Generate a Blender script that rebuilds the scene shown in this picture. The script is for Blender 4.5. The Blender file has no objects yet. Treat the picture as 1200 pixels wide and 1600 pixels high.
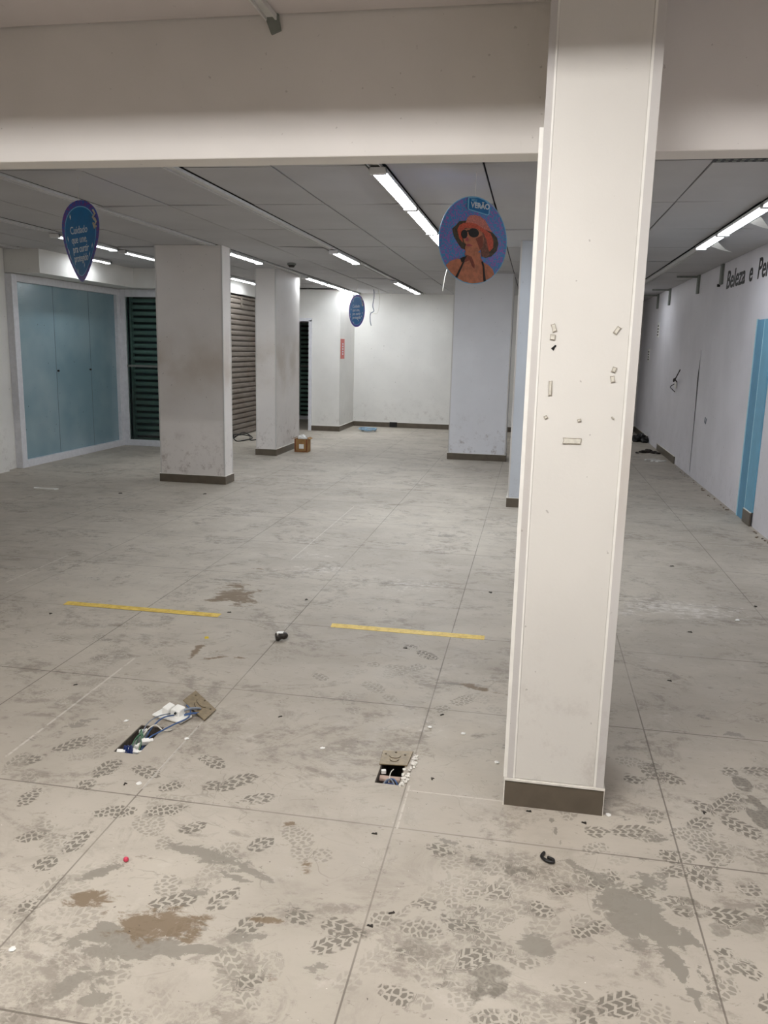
import bpy, math, random
from mathutils import Vector, Matrix
PI = math.pi
random.seed(7)
sc = bpy.context.scene
COL = sc.collection

# ---------------------------------------------------------------- camera
F_PX, PITCH, YAW, ROLL = 1287.0, 0.19662, -0.17448, -0.023566
cam_d = bpy.data.cameras.new('camera')
cam = bpy.data.objects.new('camera', cam_d)
COL.objects.link(cam)
sc.camera = cam
cam_d.sensor_fit = 'VERTICAL'
cam_d.sensor_height = 32.0
cam_d.lens = F_PX / 1600.0 * 32.0
cam_d.clip_start = 0.05
cam_d.clip_end = 100
cy, sy, cp, sp = math.cos(YAW), math.sin(YAW), math.cos(PITCH), math.sin(PITCH)
fw = Vector((sy * cp, cy * cp, -sp))
rt = Vector((cy, -sy, 0))
dn = fw.cross(rt)
cr, sr = math.cos(ROLL), math.sin(ROLL)
r2 = cr * rt + sr * dn
d2 = -sr * rt + cr * dn
M = Matrix((r2, -d2, -fw)).transposed().to_4x4()
M.translation = Vector((0, 0, 1.5))
cam.matrix_world = M

# ---------------------------------------------------------------- world, exposure
world = bpy.data.worlds.new('world')
sc.world = world
world.use_nodes = True
world.node_tree.nodes['Background'].inputs[0].default_value = (0.8, 0.85, 1, 1)
world.node_tree.nodes['Background'].inputs[1].default_value = 0.02
sc.view_settings.view_transform = 'Standard'
sc.view_settings.look = 'None'
sc.view_settings.gamma = 1.0
sc.view_settings.use_curve_mapping = False
sc.view_settings.exposure = 0.0
LAMP = 34.0          # radiance of the strip diffusers
COVE = 230.0         # radiance of the recessed lamps over the near floor
CZ = 2.5             # ceiling beyond the header
NZ = 2.58            # ceiling on the near side
HY = 2.90            # near face of the header


# ---------------------------------------------------------------- node helpers
def s2l(c):
    return tuple(((v / 255) / 12.92 if v / 255 <= 0.04045 else ((v / 255 + 0.055) / 1.055) ** 2.4) for v in c)


class NT:
    def __init__(s, name):
        s.m = bpy.data.materials.new(name)
        s.m.use_nodes = True
        s.t = s.m.node_tree
        s.b = s.t.nodes['Principled BSDF']
        s._co = None

    def n(s, typ, **kw):
        nd = s.t.nodes.new(typ)
        for k, v in kw.items():
            setattr(nd, k, v)
        return nd

    def l(s, a, b):
        s.t.links.new(a, b)

    def put(s, sock, v):
        if isinstance(v, bpy.types.NodeSocket):
            s.l(v, sock)
        elif isinstance(v, (tuple, list)) and len(v) == 3 and sock.type == 'RGBA':
            sock.default_value = (*v, 1)
        else:
            sock.default_value = v

    @property
    def co(s):
        if s._co is None:
            s._co = s.n('ShaderNodeNewGeometry').outputs['Position']
        return s._co

    def math(s, op, a, b=0.0, clamp=False):
        nd = s.n('ShaderNodeMath', operation=op, use_clamp=clamp)
        s.put(nd.inputs[0], a)
        s.put(nd.inputs[1], b)
        return nd.outputs[0]

    def mix(s, f, a, b, bt='MIX'):
        nd = s.n('ShaderNodeMix', data_type='RGBA', blend_type=bt)
        s.put(nd.inputs['Factor'], f)
        s.put(nd.inputs[6], a)
        s.put(nd.inputs[7], b)
        return nd.outputs[2]

    def rng(s, v, a, b, c=0.0, d=1.0, smooth=True):
        nd = s.n('ShaderNodeMapRange')
        nd.interpolation_type = 'SMOOTHSTEP' if smooth else 'LINEAR'
        s.put(nd.inputs[0], v)
        for i, q in enumerate((a, b, c, d)):
            nd.inputs[i + 1].default_value = q
        return nd.outputs[0]

    def noise(s, scale, detail=4, rough=0.55, vec=None, stretch=None, dist=0.0, loc=(0, 0, 0)):
        v = vec if vec is not None else s.co
        if stretch or loc != (0, 0, 0):
            mp = s.n('ShaderNodeMapping')
            s.l(v, mp.inputs[0])
            mp.inputs['Scale'].default_value = stretch or (1, 1, 1)
            mp.inputs['Location'].default_value = loc
            v = mp.outputs[0]
        nd = s.n('ShaderNodeTexNoise')
        s.l(v, nd.inputs['Vector'])
        nd.inputs['Scale'].default_value = scale
        nd.inputs['Detail'].default_value = detail
        nd.inputs['Roughness'].default_value = rough
        nd.inputs['Distortion'].default_value = dist
        return nd.outputs[0]

    def sep(s, v=None):
        nd = s.n('ShaderNodeSeparateXYZ')
        s.l(v if v is not None else s.co, nd.inputs[0])
        return nd.outputs

    def bump(s, h, strength=0.2, dist=0.01):
        nd = s.n('ShaderNodeBump')
        nd.inputs['Strength'].default_value = strength
        nd.inputs['Distance'].default_value = dist
        s.l(h, nd.inputs['Height'])
        s.l(nd.outputs[0], s.b.inputs['Normal'])


def simple(name, rgb, rough=0.5, metal=0.0, var=0.12, scale=20, emit=0.0, spec=0.5):
    t = NT(name)
    c = s2l(rgb)
    f = t.rng(t.noise(scale), 0.3, 0.7)
    t.put(t.b.inputs['Base Color'], t.mix(f, tuple(q * (1 - var) for q in c), tuple(min(1, q * (1 + var)) for q in c)))
    t.b.inputs['Roughness'].default_value = rough
    t.b.inputs['Metallic'].default_value = metal
    t.b.inputs['Specular IOR Level'].default_value = spec
    if emit:
        t.b.inputs['Emission Color'].default_value = (*c, 1)
        t.b.inputs['Emission Strength'].default_value = emit
    return t.m


def wall_mat(name, rgb, stain=0.0, grime=0.5, speck=0.5, rough=0.55):
    """painted plaster: faint roller mottling, scuffs, dark chips, optional tan stain at hand height"""
    t = NT(name)
    c = s2l(rgb)
    col = t.mix(t.rng(t.noise(1.6, 3), 0.3, 0.7), tuple(q * 0.95 for q in c), tuple(min(1, q * 1.03) for q in c))
    xyz = t.sep()
    # scuff dirt rising from the floor, broken up by noise
    low = t.rng(xyz[2], 0.05, 0.75, 1.0, 0.0)
    sc_ = t.rng(t.noise(9, 8, 0.75), 0.5, 0.72)
    f = t.math('MULTIPLY', t.math('MULTIPLY', low, sc_), grime)
    col = t.mix(f, col, s2l((138, 122, 112)))
    # thin scratches
    v = t.rng(t.noise(14, 5, 0.7, stretch=(1, 1, 0.25)), 0.66, 0.74)
    col = t.mix(t.math('MULTIPLY', v, 0.22 * speck), col, s2l((120, 108, 100)))
    # chips and nail holes
    v = t.rng(t.noise(42, 2, 0.5), 0.735, 0.76)
    col = t.mix(t.math('MULTIPLY', v, speck), col, s2l((95, 82, 75)))
    if stain:
        zz = t.math('ADD', xyz[2], t.math('MULTIPLY', t.math('SUBTRACT', t.noise(1.7, 3), 0.5), 0.7))
        band = t.math('MULTIPLY', t.rng(zz, 0.7, 1.25), t.rng(zz, 1.25, 1.8, 1, 0))
        band = t.math('MULTIPLY', band, t.rng(t.noise(2.2, 4), 0.35, 0.65, 0.25, 1))
        col = t.mix(t.math('MULTIPLY', band, stain), col, s2l((158, 136, 104)))
    t.put(t.b.inputs['Base Color'], col)
    t.b.inputs['Roughness'].default_value = rough
    t.b.inputs['Specular IOR Level'].default_value = 0.3
    t.bump(t.noise(60, 4, 0.6), 0.06, 0.01)
    return t.m


W_PAINT = wall_mat('wall_paint', (232, 230, 225), 0, 0.35, 0.45)
W_PILLAR = wall_mat('pillar_paint', (221, 218, 212), 0.0, 0.3, 0.35, 0.4)
W_STAINED = wall_mat('pillar_paint_stained', (226, 221, 217), 0.4, 0.9, 0.5)
W_RIGHT = wall_mat('wall_paint_worn', (226, 223, 228), 0.0, 0.25, 0.9)
W_GREYBAND = wall_mat('corner_trim_paint', (205, 202, 199), 0.25, 0.25, 0.3)
W_HEAD = wall_mat('header_paint', (230, 226, 222), 0, 0, 0.25)
W_WHITE = simple('white_bead', (240, 238, 232), 0.4, var=0.04)
M_SKIRT = simple('taupe_tile_skirting', (96, 87, 75), 0.35, var=0.12, scale=9)
M_GROUT = simple('white_grout', (226, 222, 214), 0.8, var=0.08, scale=60)
M_CEIL = wall_mat('ceiling_panel', (184, 183, 184), 0, 0, 0.12, 0.8)
M_NCEIL = wall_mat('near_ceiling_board', (205, 198, 196), 0, 0, 0.1, 0.8)
M_PLENUM = simple('dark_void_board', (30, 28, 27), 0.9, var=0.3)
M_RAIL = simple('rail_paint', (205, 204, 202), 0.45, var=0.06)
M_TRAY = simple('lamp_tray_paint', (225, 225, 225), 0.4, var=0.04)
M_GALV = simple('galvanised_trough', (120, 118, 115), 0.6, var=0.1)
M_LAMP = simple('strip_diffuser', (245, 250, 255), 0.5, var=0.0, emit=LAMP)
M_LAMPS = {k: simple('strip_diffuser_' + k, (245, 250, 255), 0.5, var=0.0, emit=LAMP * f) for k, f in (('bright', 2.0), ('centre', 1.6), ('mid', 1.05), ('weak', 0.25), ('right', 0.6))}
M_COVE = {k: simple('recessed_diffuser_' + k, (255, 252, 249), 0.5, var=0.0, emit=COVE * f) for k, f in (('strong', 1.12), ('left', 0.72), ('half', 0.5))}
M_TROUGH = simple('dark_trough', (46, 44, 42), 0.7)
M_FRAME = simple('white_aluminium_frame', (222, 222, 226), 0.4, var=0.05)
M_TEAL = None
M_BLACK = simple('black_vinyl', (14, 13, 14), 0.4, var=0.2)
M_DARK = simple('dark_dirt', (48, 42, 37), 0.8, var=0.4, scale=40)
M_WHITEP = simple('white_plastic', (236, 235, 230), 0.4, var=0.05)
M_CREAM = simple('yellowed_tape', (212, 208, 196), 0.55, var=0.10, scale=80)
M_TAPEDGE = simple('dirty_tape_edge', (158, 150, 136), 0.7, var=0.15, scale=90)
M_BLUECAB = simple('blue_cable', (64, 92, 138), 0.45, var=0.15)
M_NAVY = simple('navy_cable', (24, 42, 92), 0.45, var=0.2)
M_GREYCAB = simple('grey_cable', (120, 128, 140), 0.5, var=0.15)
M_GREENCAB = simple('green_cable', (70, 110, 84), 0.5, var=0.15)
M_WHCAB = simple('white_cable', (220, 216, 205), 0.5, var=0.1)
M_CARD = simple('brown_cardboard', (158, 120, 74), 0.85, var=0.18, scale=14)
M_BAGW = simple('white_plastic_bag', (228, 228, 224), 0.35, var=0.08)
M_YELL = None
M_PINK = simple('pink_bead', (216, 70, 96), 0.4)
M_YELB = simple('yellow_chip', (214, 190, 60), 0.5)
M_ROOMDARK = simple('recess_concrete', (52, 50, 48), 0.8, var=0.15)


def build_teal():
    t = NT('pale_teal_film_on_glass')
    col = t.mix(t.rng(t.noise(1.1, 3), 0.35, 0.65), s2l((128, 156, 166)), s2l((146, 170, 178)))
    col = t.mix(t.rng(t.noise(30, 2), 0.74, 0.76), col, s2l((60, 70, 74)))
    t.put(t.b.inputs['Base Color'], col)
    t.put(t.b.inputs['Roughness'], t.rng(t.noise(5, 4), 0.3, 0.7, 0.12, 0.22))
    t.b.inputs['Specular IOR Level'].default_value = 0.6
    return t.m


def build_yellow():
    t = NT('yellow_floor_tape')
    c = t.mix(t.rng(t.noise(24, 6, 0.7), 0.4, 0.7), s2l((226, 196, 92)), s2l((196, 160, 54)))
    c = t.mix(t.rng(t.noise(55, 6, 0.75, stretch=(1, 0.5, 1)), 0.6, 0.68), c, s2l((112, 98, 66)))
    t.put(t.b.inputs['Base Color'], c)
    t.b.inputs['Roughness'].default_value = 0.5
    return t.m


def build_shutter(name, rgb, rust):
    t = NT(name)
    c = s2l(rgb)
    col = t.mix(t.rng(t.noise(4, 5, 0.6, stretch=(1, 1, 4)), 0.3, 0.7), tuple(q * 0.75 for q in c), c)
    col = t.mix(t.math('MULTIPLY', t.rng(t.noise(3, 6, 0.7), 0.5, 0.7), rust), col, s2l((92, 62, 40)))
    t.put(t.b.inputs['Base Color'], col)
    t.b.inputs['Metallic'].default_value = 0.1
    t.b.inputs['Roughness'].default_value = 0.5
    return t.m


def build_glass(name, tint):
    t = NT(name)
    tr = t.n('ShaderNodeBsdfTransparent')
    tr.inputs[0].default_value = (*tint, 1)
    gl = t.n('ShaderNodeBsdfGlossy')
    gl.inputs['Roughness'].default_value = 0.03
    fr = t.n('ShaderNodeFresnel')
    fr.inputs[0].default_value = 1.5
    mx = t.n('ShaderNodeMixShader')
    t.l(fr.outputs[0], mx.inputs[0])
    t.l(tr.outputs[0], mx.inputs[1])
    t.l(gl.outputs[0], mx.inputs[2])
    out = t.t.nodes['Material Output']
    t.l(mx.outputs[0], out.inputs['Surface'])
    return t.m


M_TEAL = build_teal()
M_YELL = build_yellow()
M_SHUT = build_shutter('grey_roller_steel', (138, 128, 118), 0.35)
M_SHUTG = build_shutter('dark_roller_steel', (196, 208, 202), 0.15)
M_GLASSG = build_glass('green_tinted_glass', (0.80, 0.90, 0.87))
M_BLUEW = simple('blue_wall_paint', (116, 172, 200), 0.5, var=0.05, scale=6)
M_BLUELINE = simple('pale_blue_edge', (176, 214, 226), 0.5, var=0.03)
M_LID = simple('khaki_metal_lid', (128, 112, 84), 0.45, metal=0.2, var=0.18, scale=60)
M_LIDM = simple('lid_relief', (88, 72, 52), 0.5, metal=0.2)
M_BOXIN = simple('floor_box_inside', (70, 62, 54), 0.85, var=0.3, scale=60)
M_RED = simple('faded_red_plate', (196, 92, 84), 0.5, var=0.08)
M_BRK = simple('greenish_bracket', (122, 126, 120), 0.6, var=0.1)
M_CAN = simple('dull_can_metal', (92, 88, 82), 0.4, metal=0.5, var=0.3, scale=60)
M_VENTM = simple('vent_dark_mesh', (42, 42, 44), 0.6)

# floor marks, in metres on the floor: centre x, y, direction, length
PRINTS = [(-1.31,2.03,1.40,0.19),(-1.44,2.07,0.60,0.10),(-1.15,2.44,0.71,0.10),(-0.96,2.48,0.82,0.10),(-0.84,2.42,0.59,0.13),(-1.26,2.25,0.38,0.14),(-1.11,2.29,0.49,0.14),(-0.98,2.22,0.79,0.10),(-0.74,2.18,0.97,0.10),(-0.76,1.91,1.12,0.12),(-0.66,1.82,1.15,0.12),(-0.54,1.89,-0.41,0.10),(-0.41,1.86,-0.34,0.14),(-0.42,1.81,0.76,0.13),(-0.59,1.65,0.92,0.11),(-0.89,1.87,0.60,0.14),(-0.10,1.94,-0.53,0.14),(-0.07,1.83,0.71,0.14),(-0.03,1.73,0.71,0.12),(0.10,2.05,-0.72,0.11),(0.22,2.00,0.67,0.11),(0.25,1.73,0.58,0.16),(-0.04,2.07,0.81,0.10),(-0.24,1.82,-0.02,0.10),(0.71,2.63,-0.78,0.24),(0.69,2.68,0.91,0.30),(0.82,2.77,-1.53,0.30),(0.54,2.32,-0.88,0.19),(0.57,2.13,-0.06,0.20),(0.23,2.20,0.58,0.20),(-0.18,2.26,-0.39,0.14),(-0.00,2.22,-0.19,0.19),(0.55,2.90,-0.97,0.15),(-1.66,2.60,1.03,0.28),(-1.43,2.46,1.47,0.19),(-1.08,2.63,-0.50,0.14),(-0.48,3.91,-0.77,0.21),(-0.96,2.51,0.59,0.18),(-1.58,2.27,1.64,0.12),(-1.28,2.51,-0.46,0.14),(-1.24,1.86,-2.10,0.10),(0.59,1.95,-0.84,0.13),(0.51,2.16,-0.60,0.11),(-0.23,1.67,-0.31,0.12),(-1.26,1.77,1.52,0.11)]
STAINS = [('b',-0.89,1.78,0.13,0.182,0.090,1.00),('b',-1.11,1.84,0.36,0.112,0.050,0.80),('g',-0.91,1.70,0.15,0.209,0.080,0.90),('g',-0.94,1.58,1.17,0.094,0.070,0.60),('g',-0.84,2.08,-0.24,0.196,0.050,0.90),('b',-1.71,4.58,-0.91,0.270,0.130,1.00),('b',-1.79,4.79,-0.64,0.203,0.120,0.60),('b',-1.58,3.68,1.67,0.155,0.030,0.90),('b',-1.49,3.62,1.35,0.115,0.020,0.60),('b',-0.18,3.53,-0.31,0.159,0.035,0.90),('g',0.33,2.09,-1.39,0.202,0.090,1.00),('g',0.39,2.09,-1.09,0.193,0.070,1.00),('g',0.41,2.25,-1.33,0.094,0.080,0.70),('g',0.09,1.91,-0.65,0.066,0.060,1.00),('g',-0.83,1.93,0.09,0.138,0.030,0.60),('b',-0.84,1.81,0.34,0.095,0.020,1.00),('g',0.15,2.44,-1.37,0.109,0.010,0.90),('g',0.38,2.50,-1.53,0.120,0.006,0.80),('g',0.50,1.86,-1.40,0.143,0.020,0.70),('g',0.22,1.90,-0.22,0.156,0.015,0.40),('b',-0.58,2.11,-1.21,0.051,0.030,0.70),('b',-0.69,2.30,0.77,0.037,0.020,0.90),('b',-0.54,1.67,1.21,0.032,0.030,0.50),('g',-2.68,4.75,1.14,0.167,0.040,0.60),('b',-2.11,3.92,-0.33,0.068,0.050,0.50),('g',-3.03,4.77,1.05,0.131,0.060,0.40),('b',-1.77,5.21,-0.50,0.116,0.050,0.50),('g',0.46,2.45,-1.48,0.274,0.120,0.35),
          ('g',-1.02,1.72,0.5,0.16,0.05,0.8),('g',-0.75,1.72,0.25,0.15,0.03,0.9),('b',-0.62,1.86,0.1,0.07,0.018,0.9),('b',-0.80,1.74,0.1,0.08,0.015,0.9),('g',-0.66,1.78,0.3,0.09,0.03,0.9),('g',-1.15,1.95,0.9,0.09,0.03,0.8),('g',-0.95,2.10,-0.3,0.10,0.03,0.8),('g',-0.74,2.05,-0.35,0.12,0.018,1.0),('g',-0.76,2.01,-0.3,0.10,0.012,1.0),('g',-1.0,1.55,1.2,0.10,0.035,0.9),('g',-0.92,1.52,0.6,0.06,0.03,0.9),('g',-0.45,1.72,0.5,0.05,0.03,0.8),('g',0.2,2.28,-0.5,0.08,0.03,0.8),('g',0.28,2.2,-0.9,0.1,0.02,0.9),('g',0.42,1.95,-1.2,0.16,0.03,0.9),('g',0.5,2.0,-1.1,0.15,0.015,0.9),('g',0.47,1.75,-1.4,0.14,0.012,0.9),('g',-0.15,2.3,-0.4,0.16,0.03,0.5),('b',-1.75,4.5,0.3,0.16,0.07,0.9),('b',-1.66,4.66,0.9,0.12,0.05,0.9),('b',-1.45,3.6,0.6,0.12,0.02,0.9),('b',-1.34,3.62,0.2,0.06,0.02,0.9),('g',-2.05,3.7,0.2,0.12,0.03,0.6),('g',-1.75,2.75,0.9,0.25,0.05,0.5),('g',-1.9,4.9,0.1,0.3,0.05,0.5),('g',-0.3,3.55,0.1,0.14,0.03,0.7),('g',-1.0,6.2,0.2,0.3,0.1,0.5),('g',-0.6,6.6,0.2,0.3,0.1,0.5),('g',0.9,3.3,0.1,0.12,0.04,0.6),('g',0.75,3.45,-0.3,0.1,0.03,0.6),
          ('w',-1.37,5.3,0.2,0.4,0.22,0.7),('w',-0.7,5.1,0.1,0.5,0.3,0.6),('w',-1.55,5.65,0.3,0.35,0.2,0.6),('w',0.95,5.0,0.0,0.7,0.3,0.8),('w',0.62,4.85,0.1,0.3,0.12,0.7),('w',-0.95,2.72,0.2,0.14,0.1,0.4),('w',-0.4,3.1,0.2,0.3,0.3,0.4),('w',-2.2,2.9,0.2,0.4,0.3,0.3)]
# grout lines that have gone white: x0, x1, y0, y1
WHITE_LINES = [(-0.343, -0.02, 2.585, 2.592), (-1.245, -1.237, 2.40, 2.95), (-0.352, -0.345, 2.35, 2.62),
               (-4.745, -4.735, 6.85, 7.35), (-3.2, -3.19, 4.5, 5.2), (-1.64, -1.63, 5.5, 7.6), (-1.83, -1.82, 2.5, 3.5)]
HOLE1 = (-1.466, -1.368, 2.62, 2.85)
HOLE2 = (-0.472, -0.384, 2.614, 2.80)


def build_floor():
    t = NT('worn_grey_porcelain_tile')
    base = t.mix(t.rng(t.noise(0.55, 4, 0.6), 0.3, 0.7), s2l((168, 160, 148)), s2l((192, 184, 171)))
    # dusty traffic film, streaked across the room
    f = t.rng(t.noise(3.2, 8, 0.7, stretch=(0.75, 1.3, 1)), 0.42, 0.7)
    base = t.mix(t.math('MULTIPLY', f, 0.32), base, s2l((150, 142, 131)))
    f = t.rng(t.noise(5.5, 9, 0.78, loc=(3, 9, 0), dist=0.6), 0.52, 0.66)
    base = t.mix(t.math('MULTIPLY', f, 0.28), base, s2l((138, 129, 119)))
    f = t.rng(t.noise(4.3, 8, 0.75, loc=(13, 2, 0)), 0.56, 0.75)
    base = t.mix(t.math('MULTIPLY', f, 0.3), base, s2l((216, 211, 203)))
    # smeary dark drags and pale rub marks, thicker in the middle of the hall
    f = t.rng(t.noise(2.4, 10, 0.74, stretch=(1, 1.15, 1), loc=(6, 1, 0), dist=0.8), 0.50, 0.60)
    g = t.rng(t.noise(14, 8, 0.8, stretch=(0.85, 1.15, 1), loc=(2, 1, 5)), 0.44, 0.56)
    base = t.mix(t.math('MULTIPLY', t.math('MULTIPLY', f, g), 0.55), base, s2l((120, 111, 102)))
    f = t.rng(t.noise(26, 5, 0.75, stretch=(0.6, 1.1, 1), loc=(1, 8, 5)), 0.60, 0.66)
    base = t.mix(t.math('MULTIPLY', f, 0.4), base, s2l((112, 102, 93)))
    # small scattered scuff marks
    f = t.rng(t.noise(17, 6, 0.7, stretch=(0.5, 1.2, 1), loc=(1, 5, 0)), 0.635, 0.68)
    base = t.mix(t.math('MULTIPLY', f, 0.45), base, s2l((110, 101, 92)))
    # shoe soles: the mesh carries, for every print, its own length/width coordinates
    at = t.n('ShaderNodeAttribute', attribute_name='sole')
    wn = t.n('ShaderNodeTexNoise')
    t.l(t.co, wn.inputs['Vector'])
    wn.inputs['Scale'].default_value = 45
    wn.inputs['Detail'].default_value = 3
    so = t.sep(at.outputs['Vector'])
    w0 = t.math('MULTIPLY', t.math('SUBTRACT', wn.outputs[0], 0.5), 0.010)
    u, v = t.math('ADD', so[0], w0), t.math('ADD', so[1], w0)
    # chevron bars along the sole, cut by lengthwise grooves
    zig = t.math('ADD', t.math('MULTIPLY', u, 38.0), t.math('MULTIPLY', t.math('PINGPONG', v, 0.018), 34.0))
    bars = t.rng(t.math('PINGPONG', zig, 0.5), 0.14, 0.20)
    groove = t.rng(t.math('PINGPONG', t.math('ADD', v, 0.009), 0.012), 0.0012, 0.0026)
    cmb = t.n('ShaderNodeCombineXYZ')
    t.l(t.math('MULTIPLY', u, 62.0), cmb.inputs[0])
    t.l(t.math('MULTIPLY', v, 42.0), cmb.inputs[1])
    vo = t.n('ShaderNodeTexVoronoi', feature='DISTANCE_TO_EDGE', voronoi_dimensions='2D')
    vo.inputs['Scale'].default_value = 1.0
    vo.inputs['Randomness'].default_value = 0.6
    t.l(cmb.outputs[0], vo.inputs['Vector'])
    blocks = t.rng(vo.outputs['Distance'], 0.13, 0.18)
    kind = t.n('ShaderNodeAttribute', attribute_name='sole_kind').outputs['Fac']
    pat = t.math('MULTIPLY', bars, groove)
    sel = t.math('GREATER_THAN', kind, 0.62)
    tread = t.math('ADD', t.math('MULTIPLY', pat, t.math('SUBTRACT', 1.0, sel)), t.math('MULTIPLY', blocks, sel))
    solid = t.math('GREATER_THAN', kind, 0.92)
    tread = t.math('MAXIMUM', tread, t.math('MULTIPLY', solid, 0.8))
    edge = t.math('ADD', so[2], t.math('MULTIPLY', t.math('SUBTRACT', t.noise(28, 4), 0.5), 0.9))
    strength = t.n('ShaderNodeAttribute', attribute_name='sole_strength').outputs['Fac']
    tread = t.math('MULTIPLY', tread, t.rng(edge, 0.28, 0.42))
    tread = t.math('MULTIPLY', tread, t.rng(t.noise(14, 5, 0.6, loc=(4, 4, 0)), 0.36, 0.47))
    tread = t.math('MULTIPLY', tread, strength)
    tread = t.math('MULTIPLY', tread, 1.3, True)
    col = t.mix(tread, base, s2l((118, 112, 102)))
    ys = t.sep()
    # thin curved drag marks
    for (sc_, lc) in ((2.1, (0, 0, 0)), (3.3, (5, 3, 0))):
        w = t.noise(sc_, 3, 0.5, loc=lc, dist=1.0)
        ln = t.math('ABSOLUTE', t.math('SUBTRACT', w, 0.5))
        f = t.math('MULTIPLY', t.rng(ln, 0.0, 0.004, 1, 0), t.rng(t.noise(2.6, 2, loc=lc[::-1]), 0.52, 0.6))
        col = t.mix(t.math('MULTIPLY', f, 0.3), col, s2l((100, 93, 85)))
    # named stains
    st = t.sep(t.n('ShaderNodeAttribute', attribute_name='stain').outputs['Vector'])
    wet = None
    for k, rgb, sc_, lo, hi, amt in ((0, (134, 128, 118), 13, 0.26, 0.31, 0.85), (1, (116, 98, 76), 17, 0.22, 0.42, 0.85), (2, (224, 219, 213), 20, 0.30, 0.6, 0.6)):
        g = t.noise(sc_, 9, 0.72, loc=(2, 8, k), stretch=(0.8, 1.25, 1), dist=0.4)
        f = t.rng(t.math('ADD', t.math('MULTIPLY', st[k], 0.55), t.math('MULTIPLY', t.math('SUBTRACT', g, 0.5), 1.7)), lo, hi)
        f = t.math('MULTIPLY', f, t.rng(st[k], 0.0, 0.15))
        col = t.mix(t.math('MULTIPLY', f, amt), col, s2l(rgb))
        if k == 0:
            wet = f
    # tile joints
    x, y = ys[0], ys[1]

    def joint(v, pitch, o, w):
        md = t.math('PINGPONG', t.math('SUBTRACT', v, o), pitch / 2)
        return t.rng(md, w * 0.5, w, 1, 0)
    jx = joint(x, 0.88, -0.36, 0.0034)
    jy = joint(y, 0.909, 1.446, 0.0040)
    j = t.math('MAXIMUM', jx, jy)
    j = t.math('MULTIPLY', j, t.rng(t.noise(1.3, 3, loc=(2, 2, 2)), 0.3, 0.6, 0.3, 0.75))
    col = t.mix(j, col, s2l((96, 88, 80)))
    wm = None
    for (x0, x1, y0, y1) in WHITE_LINES:
        a = t.math('MULTIPLY', t.math('GREATER_THAN', x, x0), t.math('LESS_THAN', x, x1))
        b = t.math('MULTIPLY', t.math('GREATER_THAN', y, y0), t.math('LESS_THAN', y, y1))
        q = t.math('MULTIPLY', a, b)
        wm = q if wm is None else t.math('MAXIMUM', wm, q)
    wm = t.math('MULTIPLY', wm, t.rng(t.noise(30, 4, loc=(1, 1, 7)), 0.35, 0.5))
    col = t.mix(t.math('MULTIPLY', wm, 0.5), col, s2l((214, 209, 200)))
    # grains of dirt
    f = t.rng(t.noise(75, 2, 0.5, loc=(3, 3, 3)), 0.74, 0.77)
    col = t.mix(t.math('MULTIPLY', f, 0.7), col, s2l((60, 54, 48)))
    f = t.rng(t.noise(80, 2, 0.5, loc=(9, 3, 3)), 0.765, 0.785)
    col = t.mix(f, col, s2l((225, 222, 214)))
    t.put(t.b.inputs['Base Color'], col)
    rg = t.rng(t.noise(6, 5, 0.6), 0.3, 0.7, 0.5, 0.68)
    t.put(t.b.inputs['Roughness'], t.math('SUBTRACT', rg, t.math('MULTIPLY', wet, 0.12)))
    t.b.inputs['Specular IOR Level'].default_value = 0.27
    return t.m


M_FLOOR = build_floor()


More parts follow.
